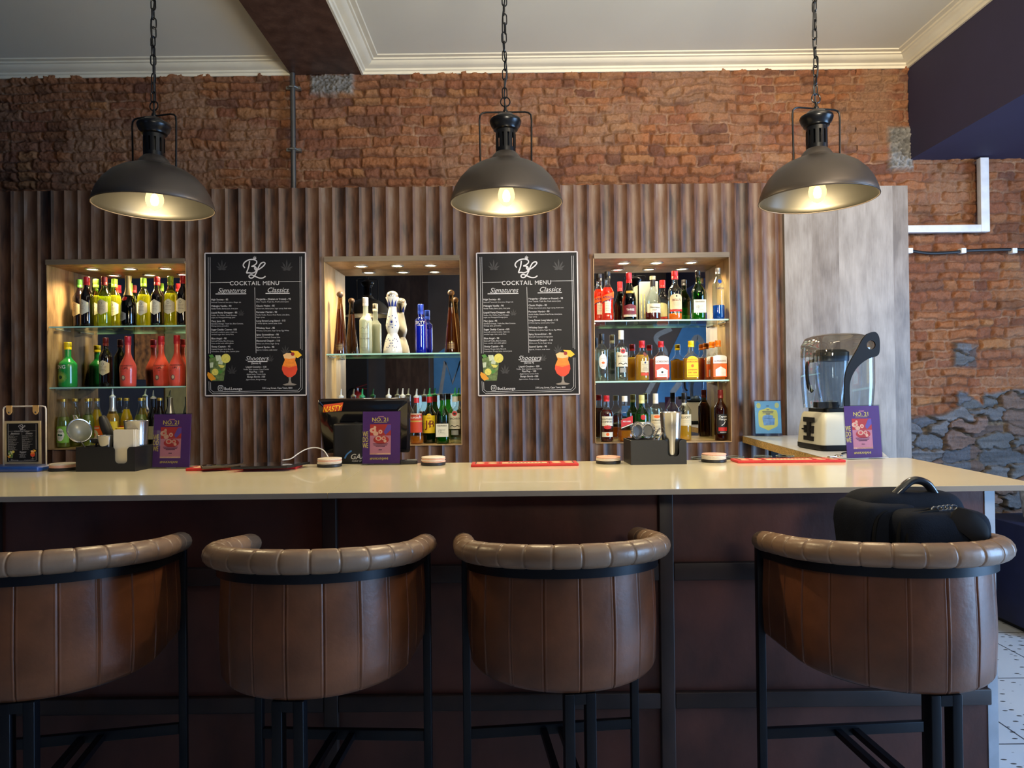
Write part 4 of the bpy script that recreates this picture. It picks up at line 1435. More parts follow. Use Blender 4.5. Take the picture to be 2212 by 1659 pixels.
bell = [(0.0, 0.002), (0.056, 0.0), (0.059, 0.006), (0.056, 0.028), (0.048, 0.07), (0.037, 0.105), (0.0285, 0.122), (0.031, 0.132), (0.038, 0.15), (0.0405, 0.172), (0.037, 0.20), (0.030, 0.235), (0.024, 0.265), (0.021, 0.278)]
cap_p = [(0.0, 0.276), (0.021, 0.278), (0.024, 0.292), (0.031, 0.318), (0.039, 0.336), (0.040, 0.341), (0.034, 0.343)]
dome = [(0.034, 0.342), (0.036, 0.348), (0.034, 0.360), (0.026, 0.372), (0.013, 0.378), (0.0, 0.379)]
ldots = []
for k in range(9):
    a = 2 * PI * k / 9
    ldots.append(('c', (0.030 * math.cos(a), 0.186 + 0.036 * math.sin(a) + 0.005, 0.0038, 0.0034), COB))
for sgn in (-1, 1):
    for k in range(8):
        a = PI * (0.15 + 1.5 * k / 7)
        ldots.append(('c', (sgn * 0.022 + sgn * 0.017 * math.cos(a), 0.062 + 0.027 * math.sin(a), 0.0033, 0.003), COB))
    ldots.append(('c', (sgn * 0.03, 0.012, 0.004, 0.004), COB))
ldots.append(('c', (0, 0.012, 0.004, 0.004), COB))
kind('ceramic_tequila', h=0.278, Rb=0.059, bh=0.2, sh=0.1, nr=0.02, prof=bell, glass=CER,
     labels=[dict(z0=0.160, z1=0.206, w=0.0155, shape='oval', mat=LB['silver'], marks=[('c', (0, 0.19, 0.007, 0.008), COB), ('r', (0, 0.173, 0.009, 0.0015), COB)] + ldots)])
kind('blue_vodka', h=0.292, Rb=0.0345, bh=0.200, sh=0.022, nr=0.0165, glass=thin_glass('cobalt_glass', (40, 92, 235), 0.03, dens=0.12), liq=LQ['blue'], level=0.17, cap=CAPM['bluew'], cap_h=0.06, cap_r=0.0175,
     labels=[dict(z0=0.19, z1=0.191, w=0.002, mat=LB['silver'], text=[('SKYY', 0.026, 0.176, 'white', 1), ('VODKA', 0.010, 0.164, 'white', 1)])])


def spirit(nm, ink, **k):
    kind(nm, **k)


kind('aperitif', h=0.292, Rb=0.0385, bh=0.165, sh=0.06, nr=0.0155, glass=CLEAR, liq=LQ['red'], level=0.20, cap=CAPM['black'], cap_h=0.045, waist=0.004,
     labels=[dict(z0=0.122, z1=0.158, w=0.05, mat=LB['orange'], shape='slant', text=[('APEROL', 0.0185, 0.133, 'navy', 1, 0, 0.25)]), dict(z0=0.118, z1=0.124, w=0.05, mat=LB['navy'], shape='slant'), dict(z0=0.045, z1=0.114, w=0.018, mat=LB['cream'], marks=rows((0.10, 0.09, 0.08, 0.07, 0.06), 0.012))])
kind('three_brandy', h=0.285, Rb=0.0415, bh=0.125, sh=0.105, nr=0.0155, glass=DGREEN, liq=LQ['dark'], level=0.17, cap=CAPM['red'], cap_h=0.062, cap_r=0.017,
     labels=[dict(z0=0.028, z1=0.098, w=0.046, shape='point', mat=LB['maroon'], text=[('THREE', 0.0165, 0.058, 'white', 1)]), dict(z0=0.022, z1=0.036, w=0.046, mat=LB['cream']), dict(z0=0.163, z1=0.178, w=0.024, mat=LB['gold'], name='neck_label')])
kind('cognac', h=0.262, Rb=0.046, bh=0.105, sh=0.105, nr=0.015, glass=CLEAR, liq=LQ['cognac'], level=0.05, cap=CAPM['cork'], cap_h=0.022, cap_r=0.0175, foil=(0.205, CAPM['black']),
     labels=[dict(z0=0.044, z1=0.098, w=0.045, mat=LB['cream'], text=[('Hennessy', 0.0165, 0.070, 'black', 1, 0.004, 0.25), ('VSOP', 0.011, 0.055, 'brown', 1)])])
kind('scotch_bells', h=0.292, Rb=0.040, bh=0.175, sh=0.05, nr=0.0165, glass=CLEAR, liq=LQ['amber'], level=0.04, cap=CAPM['red'], cap_h=0.05, cap_r=0.0185,
     labels=[dict(z0=0.064, z1=0.155, w=0.042, shape='arch', mat=LB['ivory'], text=[("BELL'S", 0.019, 0.112, 'maroon', 1)], marks=[('c', (0, 0.142, 0.005, 0.005), 'black')] + rows((0.10, 0.092, 0.084), 0.02)), dict(z0=0.05, z1=0.062, w=0.042, mat=LB['red'])])
kind('scotch_green', h=0.292, Rb=0.0395, bh=0.165, sh=0.068, nr=0.015, glass=GREEN, liq=LQ['green'], level=0.06, cap=CAPM['black'], cap_h=0.038, flat=(1.0, 0.95, 2.4),
     labels=[dict(z0=0.042, z1=0.120, w=0.037, mat=LB['cream'], text=[('Glenfiddich', 0.0125, 0.104, 'black', 1), ('12', 0.022, 0.068, 'grey', 0, -0.014)], marks=rows((0.086, 0.078, 0.068, 0.06), 0.02))])
kind('ring_vodka', h=0.305, Rb=0.036, bh=0.20, sh=0.065, nr=0.0155, glass=thin_glass('pale_blue_glass', (222, 234, 240), 0.03), liq=liquid('azure', (40, 140, 240), 0.35), level=0.085, cap=CAPM['silver'], cap_h=0.036, cap_r=0.0165,
     labels=[dict(z0=0.21, z1=0.211, w=0.002, mat=LB['silver'], text=[('CIROC', 0.016, 0.178, 'navy', 1)], marks=[('c', (0, 0.226, 0.012, 0.012), LB['blue'])])])
kind('oval_vodka', h=0.282, Rb=0.0375, bh=0.185, sh=0.045, nr=0.0145, glass=CLEAR, liq=LQ['water'], level=0.19, cap=CAPM['black'], cap_h=0.06, cap_r=0.0158,
     labels=[dict(z0=0.072, z1=0.162, w=0.027, shape='oval', mat=LB['white'], marks=[('c', (0, 0.11, 0.010, 0.007), LB['orange'])] + rows((0.135, 0.125, 0.095, 0.088), 0.014)), dict(z0=0.045, z1=0.066, w=0.018, mat=LB['black'])])
BATR = M('emblem_red', (206, 52, 44), 0.5)
BAT = [('c', (0, 0.178, 0.0175, 0.0175), LB['white']), ('c', (0, 0.178, 0.0155, 0.0155), BATR)]
batshape = ('p', ([(-0.011, 0.183), (-0.006, 0.180), (-0.002, 0.184), (0.0, 0.182), (0.002, 0.184), (0.006, 0.180), (0.011, 0.183), (0.006, 0.172), (0.0, 0.168), (-0.006, 0.172)],), 'black')
kind('white_rum', h=0.300, Rb=0.0385, bh=0.195, sh=0.035, nr=0.0155, glass=CLEAR, liq=LQ['water'], level=0.20, cap=CAPM['white'], cap_h=0.055, cap_r=0.017,
     labels=[dict(z0=0.085, z1=0.172, w=0.042, mat=LB['cream'], text=[('BACARDI', 0.0155, 0.142, 'black', 1)], marks=BAT + [batshape] + rows((0.132, 0.124, 0.116), 0.024) + [('s', (spline([(-0.028, 0.100), (-0.015, 0.106), (0, 0.098), (0.014, 0.106), (0.028, 0.100)], 4), 0.004), 'black')]), dict(z0=0.05, z1=0.078, w=0.02, mat=LB['grey'])])
kind('white_rum_pourer', h=0.285, Rb=0.0375, bh=0.19, sh=0.035, nr=0.0155, glass=CLEAR, liq=LQ['water'], level=0.03, pour=POUR['green'], foil=(0.248, CAPM['white']),
     labels=[dict(z0=0.085, z1=0.180, w=0.042, mat=LB['cream'], text=[('BACARDI', 0.0155, 0.142, 'black', 1)], marks=BAT + [batshape] + rows((0.132, 0.124, 0.116), 0.024) + [('s', (spline([(-0.028, 0.100), (-0.015, 0.106), (0, 0.098), (0.014, 0.106), (0.028, 0.100)], 4), 0.004), 'black')]), dict(z0=0.05, z1=0.078, w=0.022, mat=LB['grey'])])
kind('gold_brandy', h=0.236, Rb=0.043, bh=0.135, sh=0.045, nr=0.0165, glass=CLEAR, liq=LQ['gold'], level=0.155, cap=CAPM['red'], cap_h=0.042, cap_r=0.0185,
     labels=[dict(z0=0.05, z1=0.118, w=0.026, mat=LB['ivory'], rot=0.008, marks=[('c', (0, 0.108, 0.006, 0.006), 'navy')] + rows((0.098, 0.088, 0.078, 0.07, 0.062), 0.018, 'brown', 0.002)), dict(z0=0.030, z1=0.048, w=0.026, mat=LB['brick'], rot=0.008), dict(z0=0.145, z1=0.171, w=0.013, shape='oval', mat=LB['maroon'], rot=0.012, name='neck_seal')])


def gordons(nm, liq, level, cap, lab2, ink2, lower):
    kind(nm, h=0.232, Rb=0.0465, bh=0.128, sh=0.048, nr=0.0155, glass=CLEAR, liq=liq, level=level, cap=cap, cap_h=0.036, cap_r=0.0175, flat=(1.0, 0.62, 3.2), labels=lower)


pinkm = M('gin_pink_label', (236, 84, 66), 0.5)
gordons('pink_gin', LQ['pink'], 0.14, CAPM['red'], None, None, [dict(z0=0.098, z1=0.148, w=0.040, shape='arch', mat=LB['white'], text=[("GORDON'S", 0.0148, 0.108, 'maroon', 1)]), dict(z0=0.018, z1=0.096, w=0.042, mat=pinkm, marks=[('r', (0, 0.042, 0.032, 0.02), LB['white']), ('p', ([(-0.034, 0.06), (0, 0.078), (0.034, 0.06), (0.03, 0.05), (-0.03, 0.05)],), INK['white']), ('c', (0, 0.05, 0.007, 0.006), 'black')] + rows((0.034, 0.028), 0.022, 'red'))])
gordons('yellow_gin', LQ['gold'], 0.13, CAPM['yellow'], None, None, [dict(z0=0.018, z1=0.145, w=0.034, shape='arch', mat=LB['yellow'], text=[("GORDON'S", 0.0145, 0.106, 'red', 1), ('LONDON', 0.0125, 0.058, 'red', 1), ('DRY GIN', 0.0125, 0.042, 'red', 1)], marks=[('c', (0, 0.086, 0.009, 0.009), 'orange'), ('s', ([(-0.032, 0.125), (0.032, 0.125)], 0.002), 'red'), ('s', ([(-0.032, 0.03), (0.032, 0.03)], 0.002), 'red')])])
gordons('orange_gin', LQ['ora'], 0.135, CAPM['orange'], None, None, [dict(z0=0.098, z1=0.148, w=0.042, shape='arch', mat=LB['white'], text=[("GORDON'S", 0.0148, 0.108, 'maroon', 1)]), dict(z0=0.018, z1=0.096, w=0.042, mat=LB['orange'], marks=[('r', (0.004, 0.042, 0.032, 0.02), LB['white']), ('p', ([(-0.028, 0.062), (0.004, 0.08), (0.036, 0.062), (0.034, 0.05), (-0.026, 0.05)],), INK['white'])])])
kind('southern', h=0.272, Rb=0.040, bh=0.165, sh=0.045, nr=0.0165, glass=CLEAR, liq=LQ['cognac'], level=0.19, cap=CAPM['red'], cap_h=0.036, cap_r=0.018,
     labels=[dict(z0=0.095, z1=0.152, w=0.035, mat=LB['cream'], text=[('SOUTHERN', 0.0135, 0.131, 'black', 1), ('COMFORT', 0.015, 0.114, 'black', 1)]), dict(z0=0.076, z1=0.10, w=0.024, shape='oval', mat=LB['red']), dict(z0=0.03, z1=0.058, w=0.036, mat=LB['cream'], marks=[('c', (0, 0.045, 0.010, 0.010), LB['orange'])])])
kind('red_label_scotch', h=0.268, Rb=0.0385, bh=0.165, sh=0.055, nr=0.0155, glass=CLEAR, liq=LQ['amber'], level=0.065, cap=CAPM['white'], cap_h=0.034, cap_r=0.0175, flat=(1.0, 1.0, 5.5),
     labels=[dict(z0=0.098, z1=0.142, w=0.036, shape='slant', mat=LB['red'], text=[('RED LABEL', 0.0105, 0.117, 'white', 1, 0, 0.0)]), dict(z0=0.091, z1=0.0965, w=0.036, shape='slant', mat=LB['cream'])])
kind('green_gin', h=0.272, Rb=0.0425, bh=0.150, sh=0.060, nr=0.0165, glass=GREEN, liq=LQ['green'], level=0.16, cap=CAPM['paleg'], cap_h=0.05, cap_r=0.018,
     labels=[dict(z0=0.03, z1=0.115, w=0.040, mat=LB['cream'], marks=rows((0.10, 0.085, 0.07, 0.06), 0.028)), dict(z0=0.128, z1=0.158, w=0.015, shape='oval', mat=LB['red'], name='neck_seal')])
kind('spiced_vodka', h=0.280, Rb=0.039, bh=0.185, sh=0.04, nr=0.0145, glass=CLEAR, liq=LQ['water'], level=0.19, cap=CAPM['white'], cap_h=0.06, cap_r=0.0165,
     labels=[dict(z0=0.04, z1=0.16, w=0.038, mat=LB['ivory'], text=[('SMIRNOFF', 0.0125, 0.120, 'black', 1)], marks=[('c', (0, 0.146, 0.02, 0.009), LB['orange'])] + rows((0.108, 0.09, 0.08, 0.07, 0.06), 0.024, 'brown', 0.002))])
kind('lucky_tequila', h=0.282, Rb=0.040, bh=0.175, sh=0.05, nr=0.0155, glass=CLEAR, liq=LQ['gold'], level=0.12, cap=CAPM['black'], cap_h=0.06, cap_r=0.0165,
     labels=[dict(z0=0.09, z1=0.158, w=0.042, mat=LB['ivory'], text=[('LUCKY', 0.018, 0.134, 'black', 1)], marks=rows((0.122, 0.112), 0.022))])
kind('spiced_rum', h=0.298, Rb=0.038, bh=0.185, sh=0.06, nr=0.0145, glass=BROWNG, liq=LQ['cognac'], level=0.22, cap=CAPM['darkred'], cap_h=0.05, cap_r=0.016,
     labels=[dict(z0=0.04, z1=0.158, w=0.036, mat=LB['black'], text=[('Captain', 0.0165, 0.138, 'white', 1), ('Morgan', 0.0165, 0.122, 'white', 1)], marks=[('r', (0, 0.068, 0.028, 0.011), LB['red']), ('s', (spline([(-0.01, 0.09), (0.004, 0.1), (0.012, 0.114)], 4), 0.004), 'white')] + rows((0.05,), 0.02, 'white', 0.003))])
kind('klipdrift', h=0.280, Rb=0.0415, bh=0.165, sh=0.07, nr=0.0155, glass=CLEAR, liq=LQ['amber'], level=0.045, pour=POUR['clear'], foil=(0.245, CAPM['red']),
     labels=[dict(z0=0.068, z1=0.182, w=0.041, mat=LB['brick'], text=[('KLIPDRIFT', 0.0155, 0.152, 'white', 1)], marks=[('r', (0, 0.136, 0.040, 0.004), LB['gold']), ('r', (0, 0.179, 0.036, 0.002), LB['cream'])])])
kind('jb_scotch', h=0.285, Rb=0.0405, bh=0.160, sh=0.07, nr=0.0155, glass=DGREEN, liq=LQ['green'], level=0.05, pour=POUR['green'], foil=(0.245, CAPM['red']),
     labels=[dict(z0=0.062, z1=0.168, w=0.040, mat=LB['yellow'], marks=[('c', (0, 0.166, 0.015, 0.013), LB['yellow']), ('c', (0, 0.169, 0.006, 0.006), LB['gold']), ('s', ([(-0.038, 0.118), (-0.02, 0.118)], 0.002), 'maroon'), ('s', ([(0.02, 0.118), (0.038, 0.118)], 0.002), 'maroon')], text=[('J', 0.062, 0.095, 'maroon', 1, -0.014), ('&', 0.022, 0.112, 'maroon', 1, 0.0), ('B', 0.062, 0.095, 'maroon', 1, 0.016), ('RARE', 0.008, 0.150, 'maroon', 1)])])
kind('clear_pourer', h=0.285, Rb=0.038, bh=0.17, sh=0.06, nr=0.0155, glass=CLEAR, liq=LQ['water'], level=0.15, pour=POUR['white'], foil=(0.25, CAPM['silver']), labels=[dict(z0=0.06, z1=0.15, w=0.04, mat=LB['blue'])])
kind('green_pourer', h=0.285, Rb=0.038, bh=0.17, sh=0.06, nr=0.0155, glass=GREEN, liq=LQ['green'], level=0.15, pour=POUR['green'], labels=[dict(z0=0.06, z1=0.15, w=0.04, mat=LB['cream'])])
kind('yellow_pourer', h=0.285, Rb=0.038, bh=0.17, sh=0.06, nr=0.0155, glass=CLEAR, liq=LQ['orange'], level=0.15, pour=POUR['white'], labels=[dict(z0=0.02, z1=0.05, w=0.045, mat=LB['yellow']), dict(z0=0.06, z1=0.15, w=0.04, mat=LB['orange'])])


def put(k, px, d, z, label, group, py=700, rz=0.0, cat='bottle', name='bottle'):
    q = at(px, py, d)
    return bottle(k, (q.x, d, z), label, group, R(rz), cat, name)


G = 'bottles on the upper shelf of the left niche'
z = SHELF_Z[0][0]
for k, px, d, rz, lab in (('dark_wine_green_cap', 172, 4.270, -22, 'dark wine bottle with green cap set back at the left end, upper left-niche shelf'),
                          ('red_wine_bright', 188, 4.180, -12, 'red wine bottle with bright red cap, second on the upper left-niche shelf'),
                          ('white_wine', 208, 4.268, -8, 'white wine bottle with lime cap just right of the bright red-capped bottle'),
                          ('olive_wine', 226, 4.185, 0, 'olive wine bottle with dark red cap, between two lime-capped bottles'),
                          ('white_wine', 248, 4.265, 6, 'white wine bottle with lime cap just left of the sparkling wine'),
                          ('sparkling', 278, 4.172, -14, 'sparkling wine bottle with gold foil neck and red ribbon label'),
                          ('white_wine', 311, 4.245, 0, 'white wine bottle with lime cap just right of the sparkling wine'),
                          ('red_wine_bright', 340, 4.215, 0, 'red wine bottle with red cap between two lime-capped bottles, right half of shelf'),
                          ('white_wine', 369, 4.200, 4, 'white wine bottle with lime cap, second from the right end of its shelf'),
                          ('red_wine_bright', 396, 4.165, 0, 'red wine bottle touching the right side of the left niche')):
    put(k, px, d, z, lab, G, rz=rz)
G = 'bottles on the lower shelf of the left niche'
z = SHELF_Z[0][1]
for k, px, d, rz, lab in (('sour_liqueur', 146, 4.20, -3, 'squat green liqueur bottle with yellow cap and sunburst apple'),
                          ('red_wine', 228, 4.27, 4, 'red wine bottle beside the squat green liqueur bottle'),
                          ('strawberry_cream', 276, 4.20, 10, 'coral pink liqueur bottle standing alone beside the red wine'),
                          ('strawberry_cream', 348, 4.215, 10, 'coral pink liqueur bottle, left of the close pair at the niche edge'),
                          ('strawberry_cream', 382, 4.165, 10, 'coral pink liqueur bottle nearest the right side of the left niche')):
    put(k, px, d, z, lab, G, rz=rz)
G = 'mixers on the floor of the left niche'
for k, px, d, rz, lab in (('lime_cordial', 136, 4.18, 0, 'lime cordial bottle with green label at the left end of the niche floor'),
                          ('clear_mixer', 161, 4.275, 0, 'clear mixer bottle set back just right of the lime cordial'),
                          ('clear_mixer', 188, 4.18, 0, 'clear mixer bottle with gold cap behind the round strainer'),
                          ('orange_mixer', 208, 4.265, 0, 'yellow juice mixer bottle behind the black-handled bar tool'),
                          ('yellow_liqueur', 242, 4.165, 0, 'yellow liqueur bottle with silver foil neck and white pourer'),
                          ('orange_mixer', 272, 4.255, 0, 'yellow juice mixer bottle behind the steel tin with white napkins'),
                          ('clear_mixer', 303, 4.17, 0, 'clear mixer bottle with gold cap just right of the steel tin'),
                          ('dark_pourer', 330, 4.25, 0, 'dark liqueur bottle with white pourer behind the left purple sign'),
                          ('cola_mixer', 344, 4.165, 0, 'brown mixer bottle with gold cap rising behind the left purple sign'),
                          ('silver_beer', 367, 4.24, 0, 'silver-foiled bottle above the right edge of the left purple sign')):
    put(k, px, d, N_BOT, lab, G, rz=rz)
G = 'bottles on the shelf of the middle niche'
z = SHELF_Z[1][0]
for k, px, d, rz, lab in (('tall_tequila', 735, 4.20, 0, 'tall tapering amber tequila bottle at the left end of the middle shelf'),
                          ('frosted_vodka', 790, 4.20, 0, 'tall frosted white vodka bottle on the middle shelf'),
                          ('ceramic_tequila', 848, 4.195, 0, 'white ceramic tequila bottle painted with cobalt blue patterns'),
                          ('blue_vodka', 909, 4.19, 0, 'cobalt blue vodka bottle on the middle shelf'),
                          ('tall_tequila', 975, 4.185, 0, 'tall tapering amber tequila bottle at the right end of the middle shelf')):
    b = put(k, px, d, z, lab, G, rz=rz)
    if k == 'ceramic_tequila':
        # stopper: flared collar with cobalt spikes and a silver dome
        MB().lathe(cap_p, 28, cap=True).build('stopper_collar', CER, b)
        MB().lathe(dome, 28, cap=False).build('stopper_dome', M('silver_dome', (206, 206, 204), 0.22, 0.85), b)
        mb = MB()
        for q in range(9):
            a = 2 * PI * q / 9
            ring_ = []
            for da, zz, rr in ((-0.33, 0.284, 0.0226), (0.33, 0.284, 0.0226), (0.2, 0.306, 0.0286), (0.0, 0.330, 0.0372), (-0.2, 0.306, 0.0286)):
                ring_.append(((rr + 0.0012) * math.cos(a + da), (rr + 0.0012) * math.sin(a + da), zz))
            mb.add(ring_, [(0, 1, 2, 3, 4)])
        mb.build('cobalt_spikes', COB, b, sharp=None)
G = 'bottles on the floor of the middle niche'
for k, px, d, rz, lab in (('yellow_pourer', 735, 4.185, 0, 'orange liqueur bottle with pourer behind the left end of the register screen'),
                          ('green_pourer', 781, 4.19, 0, 'green spirit bottle with pourer hidden behind the register screen'),
                          ('clear_pourer', 838, 4.19, 0, 'clear spirit bottle with pourer behind the right end of the register screen'),
                          ('clear_pourer', 868, 4.235, 0, 'clear spirit bottle peeking out right of the register screen'),
                          ('klipdrift', 898, 4.168, 0, 'brandy bottle with red-orange label beside the register screen'),
                          ('jb_scotch', 926, 4.208, 0, 'dark green whisky bottle with bright yellow label'),
                          ('scotch_green', 954, 4.163, 0, 'green whisky bottle with cream label, middle niche floor'),
                          ('white_rum_pourer', 981, 4.208, 0, 'clear rum bottle with green pourer at the right end of the middle niche')):
    put(k, px, d, N_BOT, lab, G, rz=rz)
G = 'bottles on the upper shelf of the right niche'
z = SHELF_Z[2][0]
for k, px, d, rz, lab in (('aperitif', 1295, 4.245, 0, 'red aperitif bottle half hidden by the left edge of the right niche'),
                          ('aperitif', 1313, 4.165, -6, 'red aperitif bottle with black cap standing in full view'),
                          ('three_brandy', 1360, 4.175, 0, 'green brandy bottle with red cap and maroon label'),
                          ('cognac', 1411, 4.17, 0, 'round-shouldered clear cognac bottle with cream label in front of the grey box'),
                          ('scotch_bells', 1459, 4.175, 0, 'clear whisky bottle with red cap and ivory arched label'),
                          ('scotch_green', 1509, 4.18, 0, 'green whisky bottle with cream label on the upper right-niche shelf'),
                          ('ring_vodka', 1553, 4.16, 0, 'clear vodka bottle fading to blue at the base with round blue seal')):
    put(k, px, d, z, lab, G, rz=rz)
q = at(1401, 650, 4.275)
gb = thing('gift_box', 'tall grey gift box with gold lettering strips behind the cognac bottle', 'box', (q.x, 4.275, z), R(-8))
MB().rbox(-0.055, 0.055, -0.045, 0.045, 0, 0.245, 0.003).build('carton', M('grey_carton', (134, 140, 130), 0.55), gb)
for xx in (-0.048, -0.030):
    MB().box(xx, xx + 0.006, -0.0462, -0.045, 0.02, 0.17).build('gold_print', M('gold_print', (196, 176, 92), 0.4, var=0.5, scale=80), gb)
G = 'bottles on the lower shelf of the right niche'
z = SHELF_Z[2][1]
for k, px, d, rz, lab in (('oval_vodka', 1299, 4.18, 6, 'clear bottle with black cap and white oval label at the left end, lower right-niche shelf'),
                          ('white_rum', 1341, 4.17, 8, 'clear rum bottle with white cap and round red seal'),
                          ('gold_brandy', 1386, 4.18, 4, 'short golden brandy bottle with red cap'),
                          ('pink_gin', 1427, 4.175, 0, 'pink gin bottle with red cap'),
                          ('yellow_gin', 1492, 4.18, 0, 'gin bottle with yellow cap and yellow label'),
                          ('orange_gin', 1537, 4.285, 0, 'orange gin bottle set back behind its twin by the mirror'),
                          ('orange_gin', 1550, 4.17, 6, 'orange gin bottle in front at the right end, lower right-niche shelf')):
    put(k, px, d, z, lab, G, rz=rz)
G = 'bottles on the floor of the right niche'
for k, px, d, rz, lab in (('southern', 1308, 4.17, 0, 'amber liqueur bottle with red cap at the left end of the right niche floor'),
                          ('red_label_scotch', 1347, 4.175, 10, 'square whisky bottle with slanted red label'),
                          ('green_gin', 1384, 4.20, 0, 'round green gin bottle with red seal behind the hawthorne strainers'),
                          ('spiced_vodka', 1414, 4.19, 0, 'clear vodka bottle with white cap behind the black bar caddy'),
                          ('lucky_tequila', 1476, 4.20, 0, 'tequila bottle with black cap above the steel shaker tin'),
                          ('spiced_rum', 1554, 4.17, 6, 'dark rum bottle with black label by the right side of the right niche')):
    put(k, px, d, N_BOT, lab, G, rz=rz)

# ------------------------------------------------------------------ menu posters
PAPER = M('poster_black', (22, 22, 26), 0.55, var=0.05, spec=0.2)
PINK_ = M('poster_edge', (206, 196, 196), 0.6)
PINK = PINK_
CHALK = M('poster_print', (196, 194, 198), 0.6)
LEAFG = M('poster_leaf_grey', (44, 44, 48), 0.6)
PW, PH = 0.594, 0.841

LOGO_B = [spline([(-0.43, 0.10), (-0.50, 0.22), (-0.44, 0.36), (-0.28, 0.47), (-0.08, 0.50), (0.07, 0.44), (0.09, 0.33), (-0.02, 0.22), (-0.14, 0.17)], 6),
          spline([(-0.22, 0.42), (-0.26, 0.15), (-0.36, -0.14)], 5),
          spline([(-0.14, 0.17), (0.02, 0.15), (0.08, 0.04), (0.03, -0.09), (-0.12, -0.15), (-0.24, -0.13), (-0.36, -0.14)], 6)]
LOGO_L = [spline([(0.05, 0.17), (0.0, 0.08), (0.06, 0.0), (0.18, 0.03), (0.36, 0.16), (0.46, 0.30), (0.40, 0.36), (0.27, 0.30), (0.16, 0.10), (0.08, -0.12), (-0.02, -0.30), (-0.12, -0.38), (-0.22, -0.36), (-0.24, -0.27), (-0.14, -0.23),
                  (0.02, -0.30), (0.20, -0.38), (0.36, -0.38), (0.48, -0.30)], 6)]


def hemp_leaf(cx, cy, s):
    vs, fs = [], []
    for k, L in zip(range(-3, 4), (0.45, 0.75, 0.95, 1.1, 0.95, 0.75, 0.45)):
        a = PI / 2 - k * R(29)
        n = len(vs)
        for t, w in ((0, 0.0), (0.35, 0.07), (0.65, 0.085), (1.0, 0.0)):
            for sg in ((1, -1) if w else (1,)):
                vs.append((cx + s * (L * t * math.cos(a) - sg * w * math.sin(a)), cy + s * (L * t * math.sin(a) + sg * w * math.cos(a))))
        fs.append((n, n + 2, n + 4, n + 5, n + 3, n + 1))
    return vs, fs


